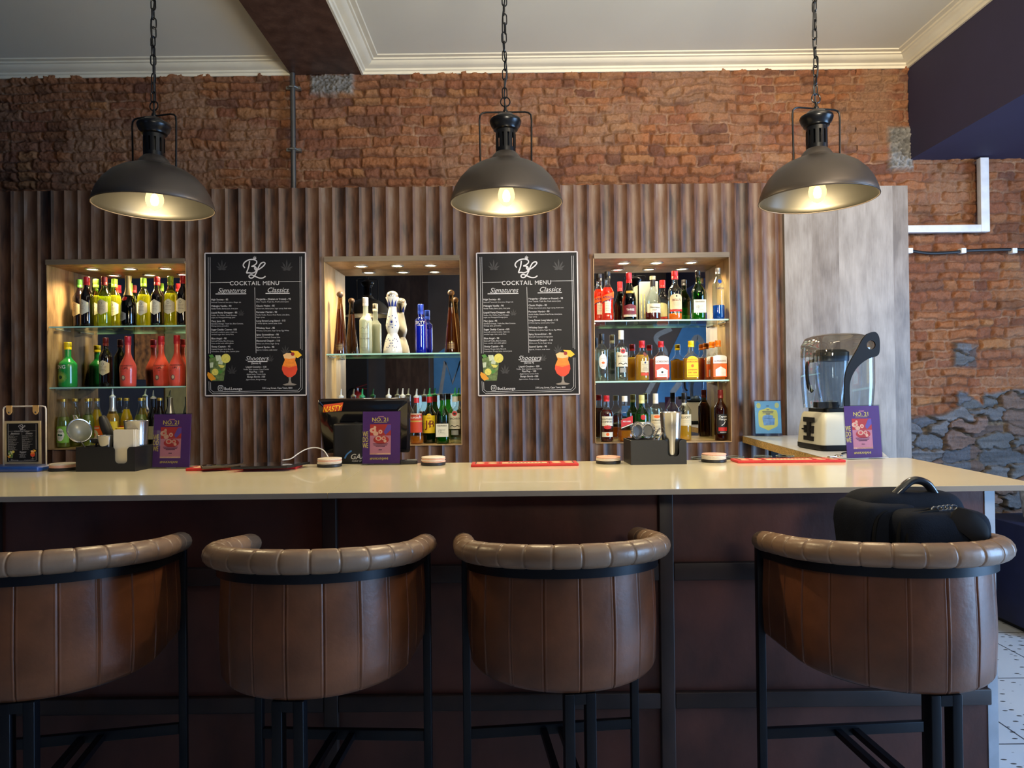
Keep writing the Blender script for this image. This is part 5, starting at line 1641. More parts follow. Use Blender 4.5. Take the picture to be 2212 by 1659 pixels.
def menu_sheet(t, W_, y, small=False):
    """Print of the cocktail menu, W_ wide, lower left at (-W_/2, 0), on the plane y (front towards -y)."""
    s = W_ / 1070.0
    Hh = 1500.0
    X = lambda px: (px - 585) * s
    Z = lambda py: (1585 - py) * s
    e = -0.0006
    mb = MB()
    for pts in ([(98, 90), (98, 1130)], [(78, 90), (78, 1130)], [(1068, 90), (1068, 1085)], [(1086, 90), (1086, 1100)], [(1068, 1190), (1068, 1500), (1040, 1532), (600, 1538), (130, 1545), (100, 1520), (98, 1440)],
                [(1086, 1190), (1086, 1515), (1050, 1550), (600, 1556), (120, 1564), (82, 1530), (80, 1430)], [(95, 366), (315, 364)], [(835, 360), (1078, 360)], [(578, 420), (590, 1130)]):
        flat(mb, stroke2d([(X(a), Z(b)) for a, b in pts], 4.2 * s), y + e)
    mb.build('border_line', CHALK, t, sharp=None)
    mb = MB()
    for c in LOGO_B + LOGO_L:
        flat(mb, stroke2d([(X(578 + a * 245), Z(232 - b * 228)) for a, b in c], 13 * s), y + e)
    flat(mb, hemp_leaf(X(580), Z(114), 34 * s), y + e)
    mb.build('logo', CHALK, t, sharp=None)
    mb = MB()
    flat(mb, text2d('COCKTAIL MENU', 62 * s, X(578), Z(395), bold=1, track=0.06), y + e)
    mb.build('title', CHALK, t, sharp=None)
    for txt, cx, by, x0, x1, sz in (('Signatures', 330, 476, 155, 487, 74), ('Classics', 825, 474, 695, 955, 74), ('Shooters', 598, 1208, 500, 712, 68)):
        mb = MB()
        flat(mb, text2d(txt, sz * s, X(cx), Z(by), bold=0, shear=0.32), y + e)
        flat(mb, stroke2d([(X(x0), Z(by + 12)), (X(x1), Z(by + 12))], 9 * s), y + e)
        mb.build('heading', CHALK, t, sharp=None)
    sig = [(558, 1, 'High Society - 85'), (585, 0, 'Smirnoff Tamarind, lime juice, Ginger ale'), (627, 1, 'Midnight Vanilla - 90'), (653, 0, 'Vanilla Vodka, Berry Juice, lime juice'), (699, 1, 'Liquid Panty Dropper - 85'),
           (725, 0, 'Vodka, Gin, Malibu, Peach Shnapps,'), (749, 0, 'triple sec Pineapple/Orange Juice'), (790, 1, 'Mary Jane -95'), (816, 0, 'Gordons Orange, Triple Sec, Blue Curacao,'), (840, 0, 'Orange Juice, grenadine'),
           (882, 1, 'Sugar Daddy Cosmo -105'), (907, 0, 'Smirnoff, cranberry juice, triple sec,'), (931, 0, 'candied sugar dust, candy floss'), (977, 1, 'Blue Angel - 90'), (1003, 0, 'Smirnoff Vodka, Blue Curacao,'),
           (1027, 0, 'Lime cordial with edible glitter'), (1065, 1, 'Sleezy Captain - 95'), (1091, 0, 'Captain Morgan dark, Bacardi,'), (1115, 0, 'Grenadine, Orange Juice, Lemon Juice')]
    cla = [(556, 1, 'Margarita - (Shaken or frozen) - 95'), (583, 0, 'Silver Tequila, Triple Sec, Fresh Lemon Juice'), (628, 1, 'Classic Mojito - 85'), (655, 0, 'White rum, lemon juice, Sugar syrup, fresh mint'), (696, 1, 'Pornstar Martini - 90'),
           (724, 0, 'Vanilla Vodka, Passion Fruit Puree, Lime Juice,'), (749, 0, 'Sugar syrup'), (790, 1, 'Long Street Long Island - 115'), (816, 0, '5 White Spirits, Lemon juice, Coke'), (868, 1, 'Whiskey Sour - 85'), (894, 0, 'Whiskey, Lime Juice, Sugar Syrup, Egg White'),
           (939, 1, 'Spicy Screwdriver - 90'), (966, 0, 'Smirnoff Tamarind, Orange Juice'), (1006, 1, 'Flavoured Daquiri - 110'), (1034, 0, 'White rum, Puree, Sugar Syrup'), (1074, 1, 'Aperol Spritz - 90'), (1102, 0, 'Aperol, Cinzano, soda water')]
    sho = [(1247, 1, '(Serves 4)'), (1286, 1, 'Liquid Cocaine - 120'), (1311, 0, 'Vodka, Blue curacao, Lime Cordial'), (1339, 1, 'Fizz Pop - 110'), (1363, 0, 'Apple Sours, Creme Soda'), (1393, 1, 'Bungo Bomb -150'), (1420, 0, 'Jagermeister, Bungo energy')]
    for rows_, x, al in ((sig, 108, 'l'), (cla, 593, 'l'), (sho, 590, 'c')):
        mb = MB()
        for py, b, tx in rows_:
            fit = (26.5 if b else 19.5)
            flat(mb, text2d(tx, fit * s, X(x), Z(py), al, bold=b), y + e)
        mb.build('drinks_list', CHALK, t, sharp=None)
    mb = MB()
    flat(mb, text2d('Bud.Lounge', 41 * s, X(245), Z(1525), 'l', bold=1), y + e)
    flat(mb, text2d('218 Long Street, Cape Town, 8001', 25 * s, X(655), Z(1516), 'l', bold=1, sx=0.92), y + e)
    rr = lambda w, r_: [(X(206 + w * cx + (r_ * math.cos(R(a)))), Z(1504 + w * cy - r_ * math.sin(R(a)))) for cx, cy, a0 in ((1, -1, 0), (-1, -1, 90), (-1, 1, 180), (1, 1, 270)) for a in (a0, a0 + 45, a0 + 90)]
    p = rr(14, 12)
    flat(mb, stroke2d(p + p[:2], 6 * s), y + e)
    c = [(X(206 + 11 * math.cos(k * PI / 8)), Z(1504 + 11 * math.sin(k * PI / 8))) for k in range(18)]
    flat(mb, stroke2d(c, 5 * s), y + e)
    flat(mb, circle2d(X(220), Z(1490), 3 * s, 10), y + e)
    mb.build('footer', CHALK, t, sharp=None)
    if not small:
        mb = MB()
        for cx, cy, q in ((225, 225, 100), (925, 235, 105), (740, 1215, 70), (330, 1345, 85), (905, 1130, 80), (430, 720, 60)):
            flat(mb, hemp_leaf(X(cx), Z(cy), q * s), y - 0.0003)
        mb.build('faint_leaf', LEAFG, t, sharp=None)
    # mojito with lime slices
    pic = lambda nm, mat, shapes, dy=0.0: [flat(m_, sh, y + e - dy) for m_ in (MB(),) for sh in shapes][0].build(nm, mat, t, sharp=None)
    P2 = lambda pts: ([(X(a), Z(b)) for a, b in pts], [tuple(range(len(pts)))])
    pic('mojito_glass', M('print_mojito', (92, 112, 62), 0.6, var=0.6, scale=60), [P2([(85, 1185), (105, 1425), (240, 1425), (272, 1190), (180, 1160)])])
    pic('mojito_leaf', M('print_leaf', (70, 130, 50), 0.6), [P2([(100, 1180), (80, 1150), (118, 1138), (140, 1168)]), P2([(150, 1345), (175, 1300), (240, 1320), (200, 1352)])], 0.0002)
    pic('ice', M('print_ice', (190, 200, 170), 0.6, var=0.2, scale=60), [P2([(150, 1150), (205, 1150), (220, 1200), (165, 1215)]), P2([(190, 1200), (240, 1210), (225, 1250), (180, 1240)]), P2([(90, 1230), (130, 1225), (125, 1280), (95, 1285)])], 0.0003)
    pic('lime_slice', M('print_lime', (214, 202, 92), 0.6, var=0.15, scale=80), [circle2d(X(264), Z(1184), 50 * s), circle2d(X(148), Z(1330), 36 * s), P2([(178, 1250), (255, 1262), (235, 1285), (205, 1283)])], 0.0004)
    pic('orange_wedge', M('print_orange', (226, 150, 30), 0.6), [P2([(70, 1330), (112, 1350), (150, 1395), (155, 1408), (105, 1424), (75, 1395), (62, 1360)])], 0.0005)
    hur = [(880, 1150), (900, 1205), (872, 1270), (868, 1310), (890, 1360), (930, 1390), (975, 1390), (1015, 1360), (1035, 1310), (1030, 1265), (1010, 1210), (1025, 1150), (985, 1165), (930, 1165)]
    pic('hurricane_lower', M('print_red', (222, 66, 36), 0.6, var=0.1), [P2([p for p in hur if p[1] >= 1265])])
    pic('hurricane_upper', M('print_amber', (244, 134, 36), 0.6, var=0.15, scale=60), [P2([(880, 1150), (900, 1205), (872, 1270), (952, 1290), (1030, 1265), (1010, 1210), (1025, 1150), (985, 1165), (930, 1165)])])
    pic('froth', M('print_froth', (238, 190, 130), 0.6), [P2([(880, 1150), (920, 1130), (990, 1135), (1025, 1152), (1012, 1185), (950, 1195), (893, 1185)])], 0.0002)
    pic('pineapple', M('print_pineapple', (242, 186, 40), 0.6), [P2([(990, 1140), (960, 1105), (1040, 1110), (1085, 1155), (1040, 1185), (1015, 1175)])], 0.0003)
    pic('cherry', M('print_cherry', (150, 24, 30), 0.6), [circle2d(X(985), Z(1142), 20 * s)], 0.0004)
    pic('glass_stem', M('print_stem', (140, 130, 120), 0.6), [P2([(938, 1390), (968, 1390), (962, 1420), (972, 1455), (1028, 1470), (1000, 1480), (900, 1480), (875, 1470), (935, 1455), (945, 1420)])])


def poster(cx, cz, label, tilt, first=None):
    if first is not None:
        p = dup(first, label, (cx, Y_PANEL - 0.010, cz - PH / 2))
    else:
        p = thing('menu_poster', label, 'poster', (cx, Y_PANEL - 0.010, cz - PH / 2), 0, 'cocktail menu posters')
        # paper sheet with a faint wave, white cut edge showing
        nx = 24
        mb = MB()
        cols = []
        for i in range(nx + 1):
            u = -PW / 2 + PW * i / nx
            cols.append([(u, 0.003 , zz) for zz in (0, PH * 0.5, PH)])
        mb.loft(cols, cap=False, closed=False)
        mb.box(-PW / 2, PW / 2, 0.0035, 0.0045, 0, PH)
        mb.build('sheet', PAPER, p, sharp=None)
        mb = MB()
        for pts in ([(-PW / 2, 0), (-PW / 2, PH)], [(PW / 2, 0), (PW / 2, PH)], [(-PW / 2, 0), (PW / 2, 0)], [(-PW / 2, PH), (PW / 2, PH)]):
            flat(mb, stroke2d(pts, 0.007), 0.0022)
        mb.build('white_edge', PINK, p, sharp=None)
        menu_sheet(p, PW * 0.985, 0.002)
    p.rotation_euler = (0, R(tilt), 0)
    return p


c1, c2 = at(551, 700, 4.09), at(1141, 699, 4.09)
po = poster(c1.x, c1.z, 'black cocktail menu poster between the left and middle niches', 0.25)
poster(c2.x, c2.z, 'black cocktail menu poster between the middle and right niches', -0.2, po)

# ------------------------------------------------------------------ acrylic signs
ACR = thin_glass('acrylic', (240, 242, 244), 0.03, gl=0.5)
PURP = M('sign_purple', (96, 54, 128), 0.4, var=0.04)
SGOLD = M('sign_gold', (252, 222, 104), 0.5)
SPINK = M('sign_pink', (222, 142, 162), 0.5)
SRED = M('sign_red', (206, 62, 54), 0.5)
SCREAM = M('sign_cream', (232, 178, 152), 0.5)
SVIO = M('sign_violet', (92, 66, 150), 0.5)
SINK = M('sign_ink', (92, 44, 80), 0.5)


def sign_base(t, w, h):
    mb = MB()
    mb.box(-w / 2 - 0.003, w / 2 + 0.003, -0.0016, 0.0004, 0.004, h + 0.004)
    mb.build('acrylic_front', ACR, t)
    MB().box(-w / 2 - 0.003, w / 2 + 0.003, -0.012, 0.055, 0.0, 0.0025).build('acrylic_foot', ACR, t)
    MB().box(-w / 2 - 0.003, w / 2 + 0.003, 0.004, 0.006, 0.0045, h + 0.004).build('acrylic_back', ACR, t)


def lean_back(t, deg=5):
    for ch in t.children:
        if not ch.name.startswith('acrylic_foot'):
            ch.rotation_euler = (R(-deg), 0, 0)
            ch.location.z = 0.0012


def no21(loc, label, rz, first=None):
    if first is not None:
        return dup(first, label, loc, R(rz))
    t = thing('table_sign', label, 'sign', loc, R(rz), 'purple table signs on the bar')
    w, h = 0.148, 0.208
    sign_base(t, w, h)
    MB().box(-w / 2, w / 2, 0.001, 0.003, 0.004, h).build('card', PURP, t)
    y = 0.0006
    k = w / 400.0
    X, Z = lambda px: (px - 1860 + 0) * k, lambda py: h - (py - 405) * k
    mb = flat(MB(), rect2d(X(1738), X(1962), Z(862), Z(540)), y)
    mb.build('picture', SPINK, t, sharp=None)
    mb = flat(MB(), rect2d(X(1738), X(1962), Z(660), Z(540)), y - 0.0001)
    flat(mb, circle2d(X(1858), Z(705), 44 * k, 20, 1.9), y - 0.0001)
    mb.build('red_table', SRED, t, sharp=None)
    mb = MB()
    for px, py, r_, sx in ((1770, 605, 28, 1.3), (1800, 640, 24, 1.2), (1850, 620, 22, 1.0), (1830, 690, 26, 1.3), (1885, 690, 22, 1.0), (1900, 720, 16, 1.0), (1790, 575, 18, 0.8)):
        flat(mb, circle2d(X(px), Z(py), r_ * k, 12, sx), y - 0.0002)
    mb.build('plates', SCREAM, t, sharp=None)
    mb = MB()
    for px, py, r_, sx in ((1830, 690, 15, 1.2), (1885, 690, 11, 1.0), (1772, 605, 10, 1.0), (1850, 622, 9, 1.0)):
        flat(mb, circle2d(X(px), Z(py), r_ * k, 10, sx), y - 0.0003)
    mb.build('food', SRED, t, sharp=None)
    flat(MB(), ([(X(1962), Z(545)), (X(1962), Z(600)), (X(1905), Z(655)), (X(1885), Z(625)), (X(1925), Z(545))], [(0, 1, 2, 3, 4)]), y - 0.0003).build('sleeve', SVIO, t, sharp=None)
    mb = MB()
    for py, hw in ((748, 80), (762, 72), (775, 50), (812, 18)):
        flat(mb, stroke2d([(X(1850 - hw), Z(py)), (X(1850 + hw), Z(py))], 8 * k), y - 0.0002)
    mb.build('caption', SINK, t, sharp=None)
    flat(MB(), rect2d(X(1738), X(1962), Z(862), Z(846)), y - 0.0002).build('strip', SCREAM, t, sharp=None)
    mb = MB()
    flat(mb, text2d('NO. 21', 57 * k, X(1850), Z(510), bold=1, sx=1.05), y)
    flat(mb, stroke2d([(X(1782), Z(521)), (X(1920), Z(521))], 4 * k), y)
    for k_, (wd, py) in enumerate((('WE', 668), ('DO', 728), ('WE', 790))):
        flat(mb, text2d(wd, 74 * k, X(1690), Z(py), bold=1, sx=0.52), y)
    flat(mb, text2d('#NAKANJANI', 32 * k, X(1838), Z(914), bold=1, sx=1.0), y)
    mb.build('lettering', SGOLD, t, sharp=None)
    flat(MB(), stroke2d([(X(1825), Z(460)), (X(1886), Z(460))], 10 * k), y).build('small_mark', SPINK, t, sharp=None)
    lean_back(t)
    return t


def on_counter(px, d, z=Z_TOP):
    q = at(px, 1000, d)
    return (q.x, d, z)


sg = no21(on_counter(368, 2.675), 'purple menu sign beside the left black caddy', -4)
no21(on_counter(823, 2.722), 'purple menu sign standing in front of the black cash register', -2, sg)
no21(on_counter(1869, 2.735), 'purple menu sign standing in front of the blender', 7, sg)
q = at(1661, 945, 4.02)
bs = thing('table_sign', 'pale blue and yellow menu sign on the side worktop by the fluted wall', 'sign', (q.x, 4.02, Z_TOP + 0.001), R(-3))
sign_base(bs, 0.148, 0.205)
MB().box(-0.074, 0.074, 0.001, 0.003, 0.016, 0.203).build('card', M('sign_blue', (118, 176, 204), 0.5, var=0.1), bs)
flat(MB(), ([(-0.055, 0.07), (-0.05, 0.055), (0, 0.033), (0.05, 0.055), (0.055, 0.07), (0.055, 0.13), (0.05, 0.148), (0, 0.165), (-0.05, 0.148), (-0.055, 0.13)], [tuple(range(10))]), 0.0006).build('badge', M('sign_yellow', (226, 214, 96), 0.5), bs, sharp=None)
flat(flat(MB(), ([(-0.034, 0.108), (-0.026, 0.062), (0.034, 0.064), (0.038, 0.104)], [(0, 1, 2, 3)]), 0.0004), circle2d(0, 0.112, 0.012, 12, 2.6), 0.0004).build('bowl', M('sign_bowl', (110, 150, 190), 0.5, var=0.3, scale=60), bs, sharp=None)
mb = MB()
for zz, hw in ((0.152, 0.008), (0.143, 0.032), (0.135, 0.03), (0.128, 0.012), (0.175, 0.008)):
    flat(mb, stroke2d([(-hw, zz), (hw, zz)], 0.004), 0.0004)
mb.build('caption', M('sign_navy_ink', (40, 50, 90), 0.5), bs, sharp=None)
mb = MB()
for sx in (-0.052, 0.052):
    flat(mb, circle2d(sx, 0.178, 0.016, 14, 0.8), 0.0005)
mb.build('ornament', M('sign_ornament', (206, 206, 120), 0.5), bs, sharp=None)
lean_back(bs)

# ------------------------------------------------------------------ bar mats
MATR = M('mat_red', (188, 30, 28), 0.6, var=0.08)
MATC = M('mat_print', (226, 196, 148), 0.6)
MATK = M('mat_ink', (60, 30, 26), 0.6)


def bar_mat(loc, label, rz, first=None):
    if first is not None:
        return dup(first, label, loc, R(rz))
    t = thing('bar_mat', label, 'bar mat', loc, R(rz), 'red rubber bar mats')
    L, Wd = 0.405, 0.10
    MB().rbox(-L / 2, L / 2, -Wd / 2, Wd / 2, 0, 0.010, 0.003).build('mat', MATR, t)
    mb = flat(MB(), rect2d(-0.085, 0.085, -0.033, 0.012), 0.0105, 'xy')
    for s in (-1, 1):
        for dx in (-0.024, 0.024):
            for dy in (-0.022, 0.018):
                flat(mb, circle2d(s * 0.145 + dx, dy, 0.013, 14, 1.35), 0.0105, 'xy')
    mb.build('print', MATC, t, sharp=None)
    mb = MB()
    for k in range(10):
        flat(mb, rect2d(-0.062 + 0.0135 * k, -0.055 + 0.0135 * k, -0.017, -0.003), 0.0109, 'xy')
    for s in (-1, 1):
        flat(mb, rect2d(s * 0.205 - 0.002 - s * 0.02, s * 0.205 + 0.002 - s * 0.02, -0.04, 0.04), 0.0107, 'xy')
        flat(mb, rect2d(s * 0.094 - 0.001, s * 0.094 + 0.001, -0.045, 0.045), 0.0107, 'xy')
    mb.build('dark_print', MATK, t, sharp=None)
    return t


bm = bar_mat(on_counter(1133, 2.655), 'red bar mat lying alone below the right menu poster', 0.5)
bar_mat(on_counter(530, 2.640), 'red bar mat under the phone and the tablet', 3, bm)
bar_mat(on_counter(1700, 2.675), 'red bar mat between the coaster pile and the purple sign at the right', -1.5, bm)

# phone, tablet, charging cable
q = at(481, 1004, 2.60)
t = thing('phone', 'dark phone lying on the left red bar mat', 'phone', (q.x, 2.605, Z_TOP + 0.0112), R(-62))
MB().rbox(-0.038, 0.038, -0.076, 0.076, 0, 0.009, 0.003).build('phone_case', M('phone_case', (86, 72, 56), 0.4, 0.3), t)
MB().rbox(-0.035, 0.035, -0.073, 0.073, 0.0088, 0.0096, 0.0004).build('screen', M('phone_screen', (16, 17, 20), 0.08, coat=0.5), t)
q = at(580, 1004, 2.60)
t = thing('tablet', 'black tablet lying across the left red bar mat, charging', 'tablet', (q.x, 2.605, Z_TOP + 0.0112), R(4))
MB().plate([(-0.115, -0.075), (0.085, -0.075), (0.135, 0.075), (-0.07, 0.075)], 0, 0.008).build('tablet_case', M('tablet_case', (56, 56, 58), 0.3, 0.6), t)
MB().plate([(-0.108, -0.069), (0.082, -0.069), (0.128, 0.069), (-0.067, 0.069)], 0.0078, 0.0088).build('screen', M('phone_screen', (16, 17, 20), 0.08), t)
pts = [at(610, 994, 2.665), at(628, 991, 2.69), at(644, 980, 2.72), at(660, 971, 2.74), at(678, 967, 2.75), at(694, 970, 2.75), at(704, 979, 2.745), at(716, 993, 2.735)]
pts[-1].z = Z_TOP + 0.004
t = tag(MB().tube(spline([tuple(p - pts[0]) for p in pts], 6), 0.0022, 8).build('charging_cable', M('white_cable', (214, 210, 204), 0.5), loc=pts[0]), 'thin white charging cable arching from the tablet to behind a coaster pile', 'cable')

# ------------------------------------------------------------------ coaster piles: black holder and loose round coasters
HOLD = M('holder_black', (24, 22, 24), 0.5)
CO = [M('coaster_pink', (226, 176, 156), 0.8, var=0.06, scale=60), M('coaster_white', (220, 208, 192), 0.8, var=0.06, scale=60)]
hold0, co0 = None, {}
for k, (px, d, cols, where) in enumerate(((136, 2.655, (0, 0, 1), 'beside the blue-footed menu stand'), (712, 2.685, (1, 1, 0, 1), 'left of the cash register'), (936, 2.70, (0, 1, 0, 1), 'right of the cash register'),
                                          (1314, 2.685, (1, 1, 0), 'left of the right black caddy'), (1542, 2.695, (1, 1, 1, 0), 'right of the right black caddy'))):
    x, y, z = on_counter(px, d)
    lab = 'black round coaster holder ' + where
    if hold0 is None:
        hold0 = thing('coaster_holder', lab, 'coaster holder', (x, y, z), 0, 'coaster holders on the bar')
        MB().lathe([(0.045, 0), (0.0475, 0.002), (0.0475, 0.010), (0.046, 0.0115), (0.044, 0.010), (0.043, 0.004), (0.0, 0.004)], 40, cap=True).build('dish', HOLD, hold0)
    else:
        dup(hold0, lab, (x, y, z))
    zz = z + 0.0119
    rng = random.Random(k)
    for j, c in enumerate(cols):
        h = 0.0052
        if c not in co0:
            co0[c] = MB().lathe([(0.0, 0), (0.0445, 0), (0.046, 0.001), (0.046, 0.0042), (0.0445, 0.005), (0.0, 0.005)], 40, cap=False).mesh('coaster', CO[c], 35)
        o = obj('coaster', co0[c], None, (x + rng.uniform(-0.0012, 0.0016), y + rng.uniform(-0.001, 0.001), zz))
        pos = ('bottom', 'second', 'third', 'fourth')[j] if j < len(cols) - 1 else 'topmost'
        tag(o, f'{("pink", "off-white")[c]} round coaster, {pos} of the pile {where}', 'coaster', 'round coasters in piles')
        zz += h

# ------------------------------------------------------------------ bar caddies
CAD = M('caddy_black', (16, 15, 15), 0.45, var=0.1)
NAP = M('napkin', (226, 218, 200), 0.85, var=0.03)
ST = M('steel', (196, 196, 196), 0.18, 0.95, var=0.04)
STD = M('steel_dark', (84, 84, 84), 0.5, 0.8)


def caddy(loc, label, rz, L=0.215, Wd=0.14, H=0.092, first=None):
    t = thing('bar_caddy', label, 'bar caddy', loc, R(rz), 'black bar caddies')
    tk = 0.003
    # front wall with the U-shaped napkin slot
    def wall(y0, y1):
        xa, xb, zb = L * 0.66, L * 0.87, 0.030
        U = lambda c, s0, s1: [(c[0] + 0.014 * math.cos(R(a)), c[1] + 0.014 * math.sin(R(a))) for a in np.linspace(s0, s1, 6)]
        out = [(0, 0), (L, 0), (L, H)] + U((xb + 0.014, H - 0.014), 90, 180) + U((xb - 0.014, zb + 0.014), 0, -90) + U((xa + 0.014, zb + 0.014), 270, 180) + U((xa - 0.014, H - 0.014), 0, 90) + [(0, H)]
        return MB().prism(out, y0, y1)
    wall(0, tk).build('front_wall', CAD, t)
    wall(Wd - tk, Wd).build('back_wall', CAD, t)
    MB().box(0, tk, tk, Wd - tk, 0, H).build('side_wall', CAD, t)
    MB().box(L - tk, L, tk, Wd - tk, 0, H).build('side_wall', CAD, t)
    MB().box(tk, L - tk, tk, Wd - tk, 0, tk).build('floor_plate', CAD, t)
    MB().box(L * 0.56, L * 0.56 + tk, tk, Wd - tk, tk, H - 0.004).build('divider', CAD, t)
    MB().box(tk, L * 0.56, Wd / 2, Wd / 2 + tk, tk, H - 0.004).build('divider', CAD, t)
    return t


def local(t, x, y, z):
    c, s = math.cos(t.rotation_euler.z), math.sin(t.rotation_euler.z)
    return (t.location.x + c * x - s * y, t.location.y + s * x + c * y, t.location.z + z)


def napkins(loc, rz, label, w, d, h):
    t = thing('napkin_stack', label, 'napkins', loc, rz)
    n = 9
    for k in range(n):
        MB().prism([(-w / 2, 0), (w / 2, 0), (w / 2 + 0.004 * math.sin(k), h - 0.002 * (k % 3)), (-w / 2, h - 0.003 * ((k + 1) % 2))], k * d / n, k * d / n + d / n * 0.75).build('napkin', NAP, t)


qa = at(162, 1016, 2.595)
ca = caddy((qa.x, 2.60, Z_TOP), 'black bar caddy with strainer, tools and white napkins at the left', -3, L=0.228)
qb = at(1366, 1004, 2.585)
cb = caddy((qb.x, 2.615, Z_TOP), 'black bar caddy with coil strainers and steel tin at the right', 2, L=0.212)


def tin(loc, label, rt, rb, h, tilt=0.0):
    t = thing('shaker_tin', label, 'shaker tin', loc, 0, 'steel shaker tins')
    MB().lathe([(0.0, 0.001), (rb, 0.0), (rb + (rt - rb) * 0.75, h * 0.75), (rt, h - 0.004), (rt + 0.0012, h), (rt - 0.0012, h), (rt - 0.003, h - 0.02), (rb - 0.002, 0.004), (0.0, 0.004)], 40, cap=False).build('tin_body', ST, t)
    MB().tube([(rt * math.cos(2 * PI * k / 40), rt * math.sin(2 * PI * k / 40), h) for k in range(40)], 0.0016, 6, closed=True).build('rolled_rim', ST, t)
    return t


x, y, z = local(ca, 0.176, 0.095, 0.0032)
tin((x, y, z), 'steel shaker tin rising behind white napkins in the left caddy', 0.043, 0.034, 0.182)
x, y, z = local(ca, 0.176, 0.014, 0.0032)
napkins((x, y, z), R(-3), 'white paper napkins standing in the slot of the left caddy', 0.078, 0.034, 0.152)
x, y, z = local(cb, 0.166, 0.050, 0.0032)
tin((x, y, z), 'tall steel shaker tin standing in the right caddy', 0.041, 0.029, 0.192)

# fine round strainer leaning in the left caddy
x, y, z = local(ca, 0.055, 0.04, 0.004)
t = thing('mesh_strainer', 'round fine-mesh strainer leaning out of the left caddy', 'strainer', (x, y, z), 0)
cc, rad = Vector((-0.062, -0.005, 0.148)), 0.044
ax = Vector((0.83, -0.50, 0.22)).normalized()
e1 = ax.cross(Vector((0, 0, 1))).normalized()
e2 = e1.cross(ax)
MB().tube([cc + (e1 * math.cos(2 * PI * k / 36) + e2 * math.sin(2 * PI * k / 36)) * rad for k in range(36)], 0.0032, 8, closed=True).build('rim', ST, t)
rg = []
for i in range(7):
    f = i / 6
    rg.append([cc - ax * (0.03 * (1 - (1 - f) ** 2)) + (e1 * math.cos(2 * PI * k / 36) + e2 * math.sin(2 * PI * k / 36)) * (rad * (1 - f ** 1.6 * 0.94)) for k in range(36)])
MB().loft(rg, cap=True).build('mesh_bowl', thin_glass('wire_mesh', (222, 224, 216), 0.4, dens=0.22, gl=0.12), t, sharp=None)
MB().tube([cc + e2 * 0.044, cc + e2 * 0.058 + e1 * 0.006, cc + e2 * 0.06 + e1 * 0.016, cc + e2 * 0.044 + e1 * 0.014], 0.0024, 6).build('hook', ST, t)
MB().tube([cc - e2 * 0.04 + e1 * 0.0, (-0.03, 0, 0.06), (0.0, 0, 0.004)], [0.005, 0.006, 0.007], 8, flat=0.5).build('handle', STD, t)
# black-handled tool
x, y, z = local(ca, 0.078, 0.105, 0.004)
t = thing('citrus_tool', 'bar tool with a thick black handle sticking up in the left caddy', 'bar tool', (x, y, z), 0)
MB().tube(spline([(-0.010, 0, 0.105), (-0.018, 0, 0.13), (-0.030, 0, 0.16), (-0.040, 0, 0.188), (-0.044, 0, 0.20)], 5), [0.010 + 0.009 * math.sin(PI * min(1, (i + 3) / 23)) for i in range(21)], 12).build('grip', M('grip_black', (26, 26, 26), 0.5), t)
MB().tube([(0.0, 0, 0.0), (-0.010, 0, 0.11)], 0.005, 8).build('shank', ST, t)
# jigger and a long grater-like scoop
x, y, z = local(ca, 0.098, 0.03, 0.004)
t = thing('jigger', 'steel jigger cup lying rim-up in the left caddy', 'jigger', (x, y, z), 0)
MB().lathe([(0.022, 0), (0.0215, 0.03), (0.019, 0.06), (0.024, 0.085), (0.030, 0.128), (0.0285, 0.128), (0.022, 0.085), (0.0, 0.065)], 30, cap=False).build('cup', ST, t)
MB().tube([(0.030 * math.cos(2 * PI * k / 30), 0.030 * math.sin(2 * PI * k / 30), 0.128) for k in range(30)], 0.0018, 6, closed=True).build('rim', ST, t)
x, y, z = local(ca, 0.034, 0.052, 0.004)
t = thing('bar_spoon', 'perforated steel bar scoop leaning in the left caddy', 'bar scoop', (x, y, z), 0)
MB().tube([(-0.006, 0, 0), (0.012, 0, 0.10)], 0.004, 8).build('shank', STD, t)
mb = MB()
mb.lathe([(0.0, 0), (0.018, 0.004), (0.026, 0.018), (0.0275, 0.018), (0.020, 0.0), (0.0, -0.003)], 24, o=(0.016, 0, 0.10), cap=False)
mb.build('bowl', STD, t)
# bitters bottle standing just behind the caddy
x, y, z = local(ca, 0.100, 0.111, 0.0032)
kind('bitters', h=0.150, Rb=0.0225, bh=0.075, sh=0.035, nr=0.0125, glass=DARKG, cap=CAPM['yellow'], cap_h=0.022, foil=(0.118, CAPM['black']), labels=[dict(z0=0.090, z1=0.118, w=0.014, mat=LB['ivory'], marks=[('r', (0, 0.106, 0.006, 0.006), 'green')])])
bottle('bitters', (x, y, z), 'small dark bottle with yellow cap standing in the left caddy', 'bottles standing in bar caddies')

